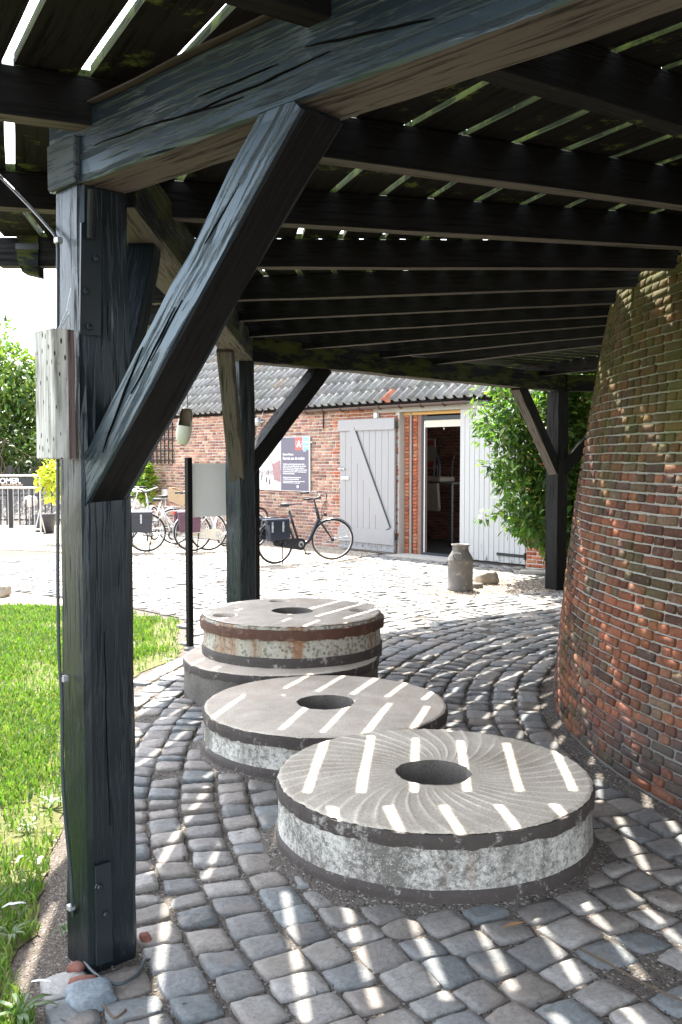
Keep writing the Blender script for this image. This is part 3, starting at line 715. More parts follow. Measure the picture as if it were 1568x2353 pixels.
for (p, a) in JJ:
    d = Vector((math.cos(math.radians(a)), math.sin(math.radians(a)))); p = Vector(p)
    # outer end: step outwards until the rim
    t = 0.
    while rim(p-d*t) > 0 and t < 9: t += .02
    o = p-d*t
    s = 0.
    while (p+d*s-TC.xy).length > TR(2.7)-.10 and s < 9: s += .02
    i = p+d*s; JL.append((o, i, d))
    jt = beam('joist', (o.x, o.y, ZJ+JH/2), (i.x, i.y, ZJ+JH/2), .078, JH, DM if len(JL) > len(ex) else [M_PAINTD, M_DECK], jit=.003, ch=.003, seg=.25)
# rail posts at the joist ends
for idx, (o, i, d) in enumerate(JL):
    if rim(o) > .2: continue
    c = o+d*.21; mb = MB(); R3 = Matrix(((d.x, -d.y, 0), (d.y, d.x, 0), (0, 0, 1)))
    z0, z1 = 2.60, 3.02; pr = [(-.055, z0+.09), (-.03, z0+.02), (.055, z0), (.055, z1), (-.055, z1)]
    vs = [Vector((x, s*.052, z)) for s in (-1, 1) for x, z in pr]
    q = Vector((c.x-d.x*.055, c.y-d.y*.055, 0)); vs = [R3@v+q for v in vs]
    mb.add(vs, [(0, 1, 2, 3, 4), (9, 8, 7, 6, 5)]+[(k, 5+k, 5+(k+1) % 5, (k+1) % 5) for k in range(5)])
    rp = part('rail_post', mb, M_MOSSY, gal)
    mb = MB(); mb.box(q+Vector((0, 0, 2.75)), (.12, .112, .03), R3); part('strap', mb, M_STEEL, rp)
# deck boards laid across each bay
nb = 0
for bi in range(len(JL)-1):
    o0, i0, e0 = JL[bi]; o1, i1, e1_ = JL[bi+1]
    bis = (e0+e1_).normalized(); tan = Vector((-bis.y, bis.x)); an = {len(ex)-1: 5.741, len(ex): 5.74, len(ex)+1: 5.772, len(ex)+2: 5.782}.get(bi, 5.75+random.uniform(-.01, .01)); t = an-math.floor((an-TR(2.8)+.03)/.2195)*.2195; zz = ZD+(.003 if bi % 2 else 0)
    while t < 8.2:
        wd = .1865+random.uniform(-.004, .003) if not (bi >= len(ex) and 6.55 < t+.1 < 6.85) else .2193; tm = t+wd/2; c = TC.xy-bis*tm
        a = isect(c, tan, o0, e0); b = isect(c, tan, o1, e1_)
        if rim((a+b)/2) < .06: break
        dd = (b-a).normalized(); a2 = a+dd*.006; b2 = b-dd*.006
        if (a2-b2).length > .1:
            L = (b2-a2).length; Mx = Matrix(((dd.x, -dd.y, 0, a2.x), (dd.y, dd.x, 0, a2.y), (0, 0, 1, zz), (0, 0, 0, 1)))
            mb = MB(); hw = wd/2; n = 3; vs = []
            ra = [random.uniform(-.003, .003) for _ in range(16)]
            for k in range(n+1):
                x = L*k/n; vs += [(x, -hw+ra[k], ra[4+k]*.3), (x, hw+ra[8+k], ra[12+k]*.3), (x, hw+ra[8+k], .032), (x, -hw+ra[k], .032)]
            fs = []; ms = []
            for k in range(n):
                for j in range(4): fs.append((k*4+j, k*4+(j+1) % 4, k*4+4+(j+1) % 4, k*4+4+j)); ms.append((0, 1, 0, 1)[j])
            fs += [(3, 2, 1, 0), (n*4, n*4+1, n*4+2, n*4+3)]; ms += [1, 1]
            mb.v = vs; mb.f = fs; mb.m = ms; nb += 1
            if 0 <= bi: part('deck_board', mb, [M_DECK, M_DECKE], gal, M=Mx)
        t += .2195
print('boards', nb)
# drying cracks: black ribbons laid on the face paint in the shade of each split
M_CRACK = m_plain('crack_shadow', (.0015, .0015, .0015), .9, .05, 0, .1, 5, 0)
def crack(P, d, nrm, L, wd, amp, sd, wig=2.2, name='crack'):
    d = d.normalized(); t = nrm.cross(d).normalized(); n = int(L/.02); vs = []
    for i in range(n+1):
        x = L*i/n; o = amp*(nz((x*wig, sd, 0), 1.)+.35*nz((x*wig*4, sd, 4), 1.)); f = max(0., math.sin(math.pi*i/n))**.6*(.55+.9*abs(nz((x*7, sd, 2), 1.))); c = P+d*x+t*o+nrm*.0016
        vs += [c-t*wd*f*.5-nrm*.004, c-t*wd*f*.5, c+t*wd*f*.5, c+t*wd*f*.5-nrm*.004]
    mb = MB(); mb.add(vs, [(i*4+k, i*4+k+1, i*4+5+k, i*4+4+k) for i in range(n) for k in range(3)]); part(name, mb, M_CRACK, gal)
def crack_px(pts, P, nrm, wd, amp, sd, off=.006):
    a = onpl(*pts[0], P+nrm*off, nrm); b = onpl(*pts[1], P+nrm*off, nrm); crack(a, b-a, nrm, (b-a).length, wd, amp, sd)
BF = A0-n01*.0875
crack_px(((215, 335), (560, 218)), BF, -n01, .006, .012, 1)
crack_px(((430, 262), (760, 118)), BF, -n01, .007, .014, 2)
crack_px(((455, 222), (640, 148)), BF, -n01, .005, .010, 3)
crack_px(((700, 108), (1000, 42)), BF, -n01, .009, .012, 4)
BRF = Pl-n01*.070
crack_px(((236, 1040), (330, 800)), BRF, -n01, .010, .020, 5)
crack_px(((300, 905), (402, 705)), BRF, -n01, .007, .016, 6)
crack_px(((345, 830), (420, 690)), BRF, -n01, .005, .012, 7)
crack_px(((470, 560), (575, 380)), BRF, -n01, .003, .006, 8)
crack_px(((240, 1450), (252, 1900)), P1+ep*.086, ep, .003, .010, 9)
crack_px(((228, 2120), (236, 1985)), P1+ep*.086, ep, .004, .004, 10)
crack_px(((905, 2300-1000), (906, 1290)), P1+ep*.086, ep, .001, .001, 11) if False else None
# steel plate, bolts and threaded rod on the near post
FP = P1+ep*.091
def onf(u, v, off=0.): return onpl(u, v, FP+ep*off, ep)
mb = MB(); pa, pb, pc, pd = onf(184, 512, .003), onf(232, 505, .003), onf(229, 772, .003), onf(181, 768, .003)
mb.poly([pd, pc, pb, pa], .008, ep); pl = part('bolt_plate', mb, M_STEEL, gal)
def bolt(c, par, r=.011, nrm=ep):
    R3 = nrm.to_track_quat('Z', 'Y').to_matrix(); mb = MB(); mb.lathe([(.0001, .0), (r*1.5, .0), (r*1.5, .003), (r, .003), (r, .009), (r*.8, .012), (.0001, .013)], c, 6, R=R3); return part('bolt', mb, M_STEEL, par)
for (u, v) in ((219, 593), (196, 669), (203, 751)): bolt(onf(u, v, .011), pl)
mb = MB(); t0, t1 = onf(212, 436, .03), onf(209, 548, .03)
n = 60
mb.tube([t0.lerp(t1, i/n) for i in range(n+1)], [.0145 if i % 2 else .0125 for i in range(n+1)], 10); part('threaded_rod', mb, M_STEEL, gal)
mb = MB(); pa, pb, pc, pd = onf(217, 1990, .002), onf(252, 1978, .002), onf(256, 2205, .004), onf(220, 2218, .004)
mb.poly([pd, pc, pb, pa], .010, ep); pl2 = part('bolt_plate', mb, M_STEEL, gal)
for (u, v) in ((228, 2038), (242, 2100)): bolt(onf(u, v, .012), pl2)
# rectangular ochre-free strap at the far post foot
# hanging weathered block on the near post
Cn = Vector((-.878, 2.935, 0)); zc = (2.045+1.655)/2
mb = MB(); mb.box((0, 0, 0), (.40, .125, .070), bev=.004)
bc = Cn-ep*.065+npv*.037+Vector((0, 0, zc)); Rb = Matrix((Vector((0, 0, 1)), -ep, -npv)).transposed()
hb = tag(part('weathered_block', mb, [M_WORM], None, M=Matrix.Translation(bc)@Rb.to_4x4()), 'worm-eaten whitish timber block hung on the near post', 'timber block')
mb = MB(); cc2 = bc+ep*.0645+npv*.024; mb.box((0, 0, 0), (.396, .004, .020), None); part('bare_edge_strip', mb, [m_bare('purple_brown_bare', (.11, .08, .075), (.16, .12, .11))], hb, M=Matrix.Translation(cc2)@Rb.to_4x4())
mb = MB(); top = bc+Vector((0, 0, .2)); mb.tube([top+ep*.03, top+Vector((0, 0, .06))+npv*.03+ep*.03, top+Vector((0, 0, .13))+npv*.04+ep*.04], .0015, 5); mb.tube([top+ep*.045, top+Vector((0, 0, .05))+npv*.035+ep*.035, top+Vector((0, 0, .13))+npv*.04+ep*.04], .0015, 5)
part('hanging_wire', mb, M_GALV, hb)
# cable
LF = P1-npv*.104-ep*.075
cp = [aty(-60, 350, 3.55), aty(0, 405, 3.4), aty(60, 465, 3.25), aty(110, 520, 3.12), aty(131, 552, 3.06)]
for v in (620, 740, 900, 1060, 1200, 1340, 1500, 1600, 1700, 1800, 1900, 2000, 2080): cp.append(aty(133+(v > 1400)*4*math.sin(v*.013)+max(0, (v-1500))*.052, v, 3.04))
cp += [atz(172, 2130, .08), atz(190, 2200, .02), atz(222, 2240, .014), atz(268, 2262, .014), atz(308, 2246, .014), atz(326, 2222, .014), atz(333, 2208, .014), atz(350, 2206, -.004)]
def smooth(pts, k=5):
    out = []
    for i in range(len(pts)-1):
        p0, p1, p2, p3 = pts[max(i-1, 0)], pts[i], pts[i+1], pts[min(i+2, len(pts)-1)]
        for j in range(k):
            t = j/k; out.append(.5*((2*p1)+(p2-p0)*t+(2*p0-5*p1+4*p2-p3)*t*t+(3*p1-p0-3*p2+p3)*t**3))
    out.append(pts[-1]); return out
cb = thing('cable', 'black cable running down the near post and looping over the soil', 'cable', atz(250, 2240))
mb = MB(); mb.tube(smooth(cp), .0058, 8); part('cable_sheath', mb, M_CABLE, cb, smooth=True)
for (u, v) in ((134, 552), (148, 1560), (163, 2085)):
    q = aty(u, v, 3.045); mb = MB(); mb.box(q, (.022, .022, .02), Matrix.Rotation(.8, 3, 'Z'), bev=.003); part('clip', mb, M_GALV, cb)

# ------------------------------------------------------------------ millstones
def stone_top(R, rh, h, n=256, nr=40, furrow=True, pits=(), seed=0):
    V = []; cols_ = []
    for i in range(nr+1):
        r = rh+(R-rh)*i/nr
        for j in range(n):
            a = 2*math.pi*j/n; rr = r
            if i == nr: rr += .007*nz((math.cos(a)*4, math.sin(a)*4, seed), 2.)+.004*nz((math.cos(a)*22, math.sin(a)*22, seed), 1.)-.003
            if i == 0: rr += .008*nz((math.cos(a)*3, math.sin(a)*3, seed+5), 1.5)
            x, y = rr*math.cos(a), rr*math.sin(a); z = h+.0025*nz((x, y, seed), 9)
            fc = 1.
            if furrow and i > 0:
                ph = (a*46-(r-rh)*46*.75)/(2*math.pi)+.45*nz((x, y, 3), 1.6); w_ = ph-math.floor(ph); g = max(0, 1-abs(w_-.5)/.17)
                z += .0042*g*min(1, (r-rh)/.12)*(.35+1.3*max(0, nz((x, y, 8), 3)+.25)); fc = 1+.5*g*min(1, (r-rh)/.1)*(.4+1.2*max(0, nz((x, y, 8), 3)+.3))
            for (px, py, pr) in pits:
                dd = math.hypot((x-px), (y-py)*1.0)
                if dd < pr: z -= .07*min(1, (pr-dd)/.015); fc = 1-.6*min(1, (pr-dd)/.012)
            if i == nr: z -= .006+.022*max(0, nz((math.cos(a)*7, math.sin(a)*7, seed+3), 2)-.12)
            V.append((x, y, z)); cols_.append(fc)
    Q = [(i*n+j, i*n+(j+1) % n, (i+1)*n+(j+1) % n, (i+1)*n+j) for i in range(nr) for j in range(n)]
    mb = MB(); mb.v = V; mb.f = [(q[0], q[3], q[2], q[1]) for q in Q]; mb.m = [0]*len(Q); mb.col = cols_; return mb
def millstone(name, label, c, R, h, rh, furrow, side, hoopm, z0=0., pits=(), rot=0., seed=0, top_out=.004, hoop_h=.055, low=True, topmat=None, hoop_drop=.008):
    t = thing(name, label, 'millstone', (c.x, c.y, z0), rot, 'worn millstones lying on the cobbles')
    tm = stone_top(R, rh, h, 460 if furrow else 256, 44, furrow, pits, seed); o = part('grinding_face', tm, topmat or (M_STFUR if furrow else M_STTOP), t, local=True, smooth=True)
    wb = lambda k, a: .004*nz((math.cos(a)*3, math.sin(a)*3, k*.3+seed), 2.)
    mb = MB(); mb.lathe([(R-.001, h-.010), (R+.001, h-.03), (R, h*.8), (R-.004, h*.5), (R, h*.2), (R, -.03)], n=128, wob=wb); part('side_band', mb, side, t, local=True, smooth=True)
    mb = MB(); mb.lathe([(rh, -.02), (rh-.002, h*.4), (rh, h+.002)][::-1], n=64, wob=lambda k, a: .008*nz((math.cos(a)*3, math.sin(a)*3, seed+5), 1.5)); part('eye', mb, M_STDARK, t, local=True, smooth=True)
    ho = top_out; zt = h-hoop_drop
    prf = [(R-.006, zt), (R+ho, zt-.002), (R+ho+.002, zt-hoop_h*.5), (R+ho, zt-hoop_h), (R-.01, zt-hoop_h-.003)]
    wb2 = lambda k, a: .0045*nz((math.cos(a)*6, math.sin(a)*6, k*.2+seed+7), 2.)
    mb = MB(); mb.lathe(prf, n=160, wob=wb2)
    for q_ in range(3*160, 5*160):
        x_, y_, z_ = mb.v[q_]; a_ = math.atan2(y_, x_); mb.v[q_] = (x_, y_, z_+.012*nz((math.cos(a_)*6, math.sin(a_)*6, seed), 2.)+.006*nz((math.cos(a_)*30, math.sin(a_)*30, seed), 1.))
    part('iron_hoop', mb, hoopm, t, local=True, smooth=False)
    if low:
        mb = MB(); mb.lathe([(R-.006, .062), (R+.006, .058), (R+.008, .03), (R+.008, -.03)], n=128, wob=wb2); part('iron_hoop', mb, M_HOOPD, t, local=True, smooth=True)
    return t
c3, R3_, h3 = STONES[0]
ms3 = millstone('millstone', 'nearest millstone with curved furrows radiating from its eye', c3, .682, .278, .165, True, M_STSIDE, M_HOOPD, seed=1)
c2_, _, h2 = STONES[1]
millstone('millstone', 'smooth grey millstone between the furrowed stone and the stacked pair', c2_, .70, .243, .165, False, M_STSIDE, M_HOOPD, seed=2, rot=1., hoop_h=.06)
cl = STONES[2][0]
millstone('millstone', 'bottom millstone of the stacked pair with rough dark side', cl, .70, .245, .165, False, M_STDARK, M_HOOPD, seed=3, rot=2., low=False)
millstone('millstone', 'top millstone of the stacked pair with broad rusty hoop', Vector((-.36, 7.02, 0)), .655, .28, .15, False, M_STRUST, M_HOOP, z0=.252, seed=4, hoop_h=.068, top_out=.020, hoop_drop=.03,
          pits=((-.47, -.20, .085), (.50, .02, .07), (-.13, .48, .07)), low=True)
# mortar fillet where the near stone meets the cobbles
mb = MB(); mb.lathe([(.68, .016), (.715, .004), (.765, -.006), (.80, -.02)], c3, 96, wob=lambda k, a: .02*nz((math.cos(a)*3, math.sin(a)*3, 0), 2.)*(k > 0)); f_ = part('mortar_bed', mb, M_JOINT, pave, smooth=True)
mb = MB(); mb.lathe([(.695, .016), (.73, .004), (.765, -.006), (.79, -.02)], c2_, 96, wob=lambda k, a: .02*nz((math.cos(a)*3, math.sin(a)*3, 4), 2.)*(k > 0)); part('mortar_bed', mb, M_JOINT, pave, smooth=True)

# ------------------------------------------------------------------ barn
B0 = Vector((.07, 17.67, 0)); wdv = Vector((.666, -.746, 0)).normalized(); nb_ = Vector((-wdv.y*-1, 0, 0))
nbv = Vector((wdv.y, -wdv.x, 0)); 
if nbv.y > 0: nbv = -nbv
def sat(u, v=1055):
    r = ray(u, v); r2 = Vector((r.x, r.y)); den = r2.x*wdv.y-r2.y*wdv.x
    t = (B0.x*wdv.y-B0.y*wdv.x)/den; p = r2*t; return (p-B0.xy).dot(wdv.xy)
def zat(u, v):
    r = ray(u, v); den = r.x*wdv.y-r.y*wdv.x; t = (B0.x*wdv.y-B0.y*wdv.x)/den; return HC+r.z*t
def bp(s, z, out=0.): return B0+wdv*s+nbv*out+Vector((0, 0, z))
EAVE = 2.6
barn = thing('barn', 'long low red brick barn with dark pantile roof across the yard', 'barn', B0)
sL, sO, sJ, sW, sR = sat(345), sat(918), sat(958), sat(1057), sat(1209)
zTop = zat(1000, 948); ZL = 2.44
def wallbox(s0, s1, z0, z1, out=0., th=.25, name='wall', mat=M_BMORT):
    mb = MB(); Rw = Matrix((tuple(wdv), tuple(-nbv), (0, 0, 1))).transposed()
    mb.box(bp((s0+s1)/2, (z0+z1)/2, out-th/2), (s1-s0, th, z1-z0), Rw); return mb
Rw = Matrix((tuple(wdv), tuple(-nbv), (0, 0, 1))).transposed()
part('wall', wallbox(sL, sO, -.05, EAVE), M_BMORT, barn)
part('wall', wallbox(sR+.02, sR+7, -.05, EAVE), M_BMORT, barn)
part('jamb', wallbox(sO+.012, sJ, -.05, ZL, -.12, .14), m_plain('jamb_brick_red', (.24, .13, .095), .9, .2, 0, .3, 20, .4, True), barn)  # jamb block in one plain brick red
mb = MB(); mb.box(bp(sL-.0+.125, 1.3, -2.4), (.25, 4.3, 2.6), Rw); part('gable_wall', mb, M_BMORT, barn)
BBT = [brick_template(.095, .050, 40+i, .006, .04) for i in range(4)]+[brick_template(.19, .050, 60+i, .006, .04) for i in range(4)]
BC = [(.36, .18, .135), (.28, .145, .115), (.43, .225, .165), (.36, .225, .155), (.22, .125, .10), (.48, .30, .22), (.40, .26, .175), (.30, .18, .145)]
BO = [(.40, .12, .06), (.44, .15, .075), (.33, .095, .05), (.38, .17, .095)]
bi_ = []; Rbk = np.array((tuple(wdv), tuple(-nbv), (0, 0, 1))).T
holes = []
def lay(s0, s1, z0, z1, out, cols, key=None, pit=.062, endhead=True):
    z = z0+pit/2; row = 0
    while z < z1:
        s = s0+(.0 if row % 2 else .05)*0
        while s < s1-.03:
            Lb = (.19 if row % 2 == 0 else .095)
            if random.random() < .1: Lb = .285-Lb
            if s == s0: Lb = .19 if row % 2 else .095
            if s+Lb > s1: Lb = .095
            if s+Lb > s1+.02: break
            sm = s+Lb/2; cset = cols
            if key: cset = key(sm, z, row)
            cc = np.array(random.choice(cset))*random.uniform(.8, 1.2)
            Rm = Rbk@np.diag((random.uniform(.97, 1.02), 1, random.uniform(.94, 1.02)))
            bi_.append((random.randrange(4)+(4 if Lb > .1 else 0), Rm, tuple(bp(sm+random.gauss(0, .002), z+random.gauss(0, .0012)+.004*nz((sm, z, 1), 2), out+random.gauss(0, .003))), cc))
            s += Lb+.0125
        z += pit; row += 1
sQ = sat(778)
lay(sL, sO-.01, 0, EAVE-.02, .012, BC, lambda s, z, row: BO if (s > sQ-(.08 if (int(z/.25) % 2) else -.04) and s < sO) or z < .12 and s > sQ else BC)
lay(sR+.03, sR+2.6, 0, EAVE-.02, .012, BO)
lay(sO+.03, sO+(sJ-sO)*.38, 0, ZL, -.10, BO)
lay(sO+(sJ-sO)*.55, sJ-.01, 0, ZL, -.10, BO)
def bkey(it):
    x, y, z = it[2]; return y+(20 if it[0] < 4 else 0)+(50 if x/y > .24 or x/y < -.21 else 0)
pieces('brick', 'brick_courses', BBT, bi_, M_BBRICK, barn, bkey, 300)
# vertical conduit in the jamb
mb = MB(); mb.tube([bp(sO+(sJ-sO)*.47, 0, -.09), bp(sO+(sJ-sO)*.47, ZL, -.09)], .022, 8); part('conduit', mb, m_plain('mortar_grey', (.30, .27, .24), .8, .2), barn)
# lintel, frame, opening
part('lintel', wallbox(sat(862), sat(1100), ZL+.02, EAVE-.01, .03, .26), M_CONC, barn)
part('door_head_timber', wallbox(sO+.02, sW, ZL-.035, ZL+.015, -.08, .1), M_OCHRE, barn)
mb = MB(); fw = .045
sF0 = sJ+.005
mb.box(bp(sF0+fw/2, ZL/2-.03, -.14), (fw, .07, ZL-.06), Rw); mb.box(bp((sF0+sW)/2+.02, ZL-.10, -.14), (sW-sF0-.06, .068, .07), Rw); mb.box(bp((sF0+sW)/2+.02, .03, -.14), (sW-sF0-.06, .068, .06), Rw)
part('door_frame', mb, M_FRAME, barn)
mb = MB(); mb.box(bp(sF0+fw+.014, ZL/2-.05, -.125), (.018, .012, ZL-.16), Rw); part('white_inner_frame', mb, M_WHITE, barn)
mb = MB(); mb.box(bp((sF0+sW)/2+.03, ZL-.19, -.13), (sW-sF0-.1, .03, .12), Rw); bl = part('roller_blind', mb, M_CREAM, barn)
mb = MB(); q = bp((sF0+sW)/2+.02, ZL-.27, -.125); mb.tube([q+Vector((0, 0, .03)), q], .003, 6); mb.tube([q+wdv*(.012*math.cos(a))+Vector((0, 0, -.012+.012*math.sin(a))) for a in [k*.785 for k in range(8)]], .003, 5, closed=True); part('blind_pull', mb, M_WHITE, bl)
mb = MB(); mb.box(bp((sO+sW)/2+.1, .0, .12), (sW-sO, .62, .035), Rw); part('threshold_slab', mb, M_CONC, barn)
# interior room: floor, brick back wall, one side; no ceiling, right end opened for daylight
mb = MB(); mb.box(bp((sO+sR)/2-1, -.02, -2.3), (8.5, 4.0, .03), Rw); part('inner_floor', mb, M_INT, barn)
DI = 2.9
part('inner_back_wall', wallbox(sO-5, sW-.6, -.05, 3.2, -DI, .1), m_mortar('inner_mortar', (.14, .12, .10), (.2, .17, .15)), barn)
inb = []
z = .03; row = 0
while z < 2.6:
    s = sJ-3.9+(row % 2)*.1
    while s < sW-.9:
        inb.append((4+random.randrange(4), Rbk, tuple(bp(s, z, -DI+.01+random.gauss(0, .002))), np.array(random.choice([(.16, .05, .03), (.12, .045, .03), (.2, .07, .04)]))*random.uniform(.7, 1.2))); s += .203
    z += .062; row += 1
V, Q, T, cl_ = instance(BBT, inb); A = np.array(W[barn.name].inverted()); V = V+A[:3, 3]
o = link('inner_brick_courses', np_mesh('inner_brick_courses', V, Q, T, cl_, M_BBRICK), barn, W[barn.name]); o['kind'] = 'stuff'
mb = MB(); mb.box(bp(sO-5., 1.3, -1.6), (.1, 2.7, 2.7), Rw); part('inner_side_wall', mb, M_INT, barn)
# roof
PITCH = math.radians(42); rs = Vector((0, 0, 1))*math.sin(PITCH)-nbv*math.cos(PITCH); rn = (Vector((0, 0, 1))*math.cos(PITCH)+nbv*math.sin(PITCH)).normalized()
sRe = sat(1100)+1.3; ROOF_L = 4.9
def rp_(s, t, o=0.): return bp(s, EAVE+.02, .10)+rs*t+rn*o
roof = None
mb = MB(); mb.add([rp_(sL-.15, 0, -.02), rp_(sRe, 0, -.02), rp_(sRe, ROOF_L, -.02), rp_(sL-.15, ROOF_L, -.02)], [(0, 1, 2, 3)]); mb.add([rp_(sL-.15, 0, -.06), rp_(sRe, 0, -.06), rp_(sRe, ROOF_L, -.06), rp_(sL-.15, ROOF_L, -.06)], [(3, 2, 1, 0)])
ridge = rp_(sL, ROOF_L); back = ridge-nbv*3.4; 
mb.add([rp_(sL-.15, ROOF_L, -.02), rp_(sRe, ROOF_L, -.02), rp_(sRe, ROOF_L, -.02)-nbv*3.4-Vector((0, 0, 3.2)), rp_(sL-.15, ROOF_L, -.02)-nbv*3.4-Vector((0, 0, 3.2))], [(0, 1, 2, 3)])
roof = part('roof', mb, M_INT, barn)
def tile_template():
    n = 13; V = []; wT = .225; L = .40; prof = []
    for k in range(n):
        x = k/(n-1)*wT; ph = k/(n-1)
        z = (.062*max(0, math.cos((ph-.2)/.2*math.pi/2))**.6 if ph < .4 else -.010*math.sin((ph-.4)/.6*math.pi))
        prof.append((x-wT/2, z))
    for (y, lift) in ((0, .040), (L, .0)):
        for (x, z) in prof: V.append((x, y, z+lift))
    for (x, z) in prof: V.append((x, 0, z+.040-.026))
    Q = [(k, k+1, n+k+1, n+k) for k in range(n-1)]+[(2*n+k, 2*n+k+1, k+1, k) for k in range(n-1)]
    return np.array(V, float), np.array(Q), None
TT = [tile_template()]; ti = []; colw = .205; rowh = .325
ncol = int((sRe-sL+.15)/colw); nrow = int(ROOF_L/rowh)
for rr in range(nrow):
    for cc_ in range(ncol):
        s = sL-.15+colw*(cc_+.5); p = rp_(s, rr*rowh+.0+random.gauss(0, .004), .012+random.gauss(0, .002))
        tw = random.gauss(0, .012); X = (wdv+rs*tw).normalized(); Y = (rs-wdv*tw).normalized(); Z = X.cross(Y)
        if Z.dot(rn) < 0: Z = -Z
        col = np.array((.20, .195, .185))*random.uniform(.75, 1.25)*np.array((1, random.uniform(.96, 1.02), random.uniform(.94, 1.03)))
        if random.random() < .03: col = np.array((.24, .19, .15))
        if rr == 0 and abs(s-sat(897)) < .11: col = np.array((.36, .13, .08))
        ti.append((0, np.array((tuple(X), tuple(Y), tuple(Z))).T, tuple(p), col))
def tk(it):
    x, y, z = it[2]; u = CX+F*x/y; vis = 390 < u < 1110
    return y+(0 if vis else 30)+(z-2.6)*.5
pieces('roof_tile', 'upper_tiles', TT, ti, M_TILE, roof, tk, 300, True)
# gutter
g0, g1 = sat(700), sat(1088)
gs = []
mb = MB(); ring = []
for (s) in (g0, g1):
    for k in range(9):
        a = math.pi*k/8; ring.append(bp(s, EAVE-.02-.055*math.sin(a), .14-.062*math.cos(a)))
    for k in range(8, -1, -1):
        a = math.pi*k/8; ring.append(bp(s, EAVE-.02-.050*math.sin(a), .14-.057*math.cos(a)))
mb.add(ring, [(k, (k+1) % 18, 18+(k+1) % 18, 18+k) for k in range(18)]+[tuple(range(17, -1, -1)), tuple(range(18, 36))])
gut = part('gutter', mb, M_GUT, barn, smooth=False)
s = g0+.25
while s < g1:
    mb = MB(); mb.tube([bp(s, EAVE-.02-.063*math.sin(math.pi*k/8), .14-.07*math.cos(math.pi*k/8)) for k in range(9)], .011, 5); part('gutter_bracket', mb, M_GUT, gut); s += .5
# wall anchors
for (u, v0, v1) in ((430, 965, 1007), (437, 965, 1007), (746, 948, 985), (589, 950, 1000)):
    s = sat(u); mb = MB(); mb.tube([bp(s, zat(u, v1), .03), bp(s, zat(u, v0), .03)], .013, 6); part('wall_anchor', mb, M_IRON, barn)
# grey open leaf
def leaf(name, s0, s1, z0, z1, out, npl, mat, label, tilt=0.):
    L = thing(name, label, 'door', (0, 0, 0)) if False else None
    door = part(name, wallbox(s0, s1, z0, z1, out-.008, .02), mat, barn); door['label'] = label
    wdt = (s1-s0)/npl
    for k in range(npl):
        mb = MB(); dz = random.uniform(0, .015); mb.box(bp(s0+(k+.5)*wdt, (z0+z1)/2+dz/2, out+.004), (wdt-.006, .02, z1-z0-dz), Rw, bev=.002); part('plank', mb, mat, door)
    return door
gS0, gS1 = sat(789), sat(915); gz0, gz1 = .02, zat(850, 962)
gd = leaf('door_leaf', gS0, gS1, gz0, gz1, .07, 9, M_GDOOR, 'grey plank door leaf folded back against the wall')
gh = gz1-gz0
for (zc_, hh) in ((gz1-.11, .20), (gz0+.26, .26), (gz0+.03, .05)):
    mb = MB(); mb.box(bp((gS0+gS1)/2-.01, zc_, .098), (gS1-gS0+.04, .026, hh), Rw, bev=.003); part('ledge', mb, M_GDOOR, gd)
pA = bp(gS0+.32, gz1-.22, .085); pB = bp(gS1-.20, gz0+.40, .085); dl = pB-pA
mb = MB(); X = dl.normalized(); Y = nbv.cross(X).normalized()
mb.box((pA+pB)/2+nbv*.012, (dl.length+.03, .22, .024), Matrix((tuple(X), tuple(Y), tuple(nbv))).transposed(), bev=.003)
part('diagonal_brace', mb, M_GDOOR, gd)
mb = MB(); mb.box((pA+pB)/2+nbv*.014+Y*.118*(-1 if Y.dot(wdv) < 0 else 1), (dl.length+.03, .012, .03), Matrix((tuple(X), tuple(Y), tuple(nbv))).transposed()); part('brace_shadow_strip', mb, m_plain('dark_grey_shadow', (.09, .09, .095), .6, .3), gd)  # dark strip beside the brace, its shadow put into colour
zb = zat(800, 1077); mb = MB(); mb.tube([bp(gS0-.03, zb, .11), bp(gS0+.16, zb, .11)], .012, 8); mb.tube([bp(gS0+.03, zb-.03, .11), bp(gS0+.03, zb+.03, .11)], .012, 6); part('bolt_latch', mb, M_GALV, gd)
zb = zat(800, 1098); mb = MB(); mb.box(bp(gS0+.16, zb, .10), (.20, .02, .05), Rw); part('label_plate', mb, M_WHITE, gd)
for zz in (gz1-.13, gz0+.28):
    mb = MB(); mb.tube([bp(gS1+.02, zz-.06, .06), bp(gS1+.02, zz+.06, .06)], .016, 8); part('hinge', mb, M_IRON, gd)
wd2 = leaf('door_leaf', sW, sR, .03, ZL+.02, -.02, 13, M_WDOOR, 'white plank door leaf half covered by the shrub')
zz = zat(1180, 1276); mb = MB(); mb.box(bp(sR-.27, zz, .012), (.54, .012, .045), Rw, bev=.003); mb.tube([bp(sR+.01, zz-.05, .012), bp(sR+.01, zz+.05, .012)], .018, 8)
part('strap_hinge', mb, M_IRON, wd2)
# white junction box
mb = MB(); s = sat(320+0); s = sat(386); 
def socket(u, v, label):
    mb = MB(); mb.box(bp(sat(u), zat(u, v), .05), (.20, .08, .14), Rw, bev=.01); mb.tube([bp(sat(u), zat(u, v)-.07, .04), bp(sat(u), zat(u, v)-.35, .04)], .014, 6)
    tag(part('junction_box', mb, M_WHITE), label, 'electric box')
socket(383, 1131, 'white electric box low on the barn wall behind the bicycles')
mb = MB(); mb.box(bp(sat(870), zat(870, 955), .05), (.08, .08, .1), Rw, bev=.01); tag(part('sensor_box', mb, M_WHITE), 'small white box on the wall above the grey door leaf', 'electric box')
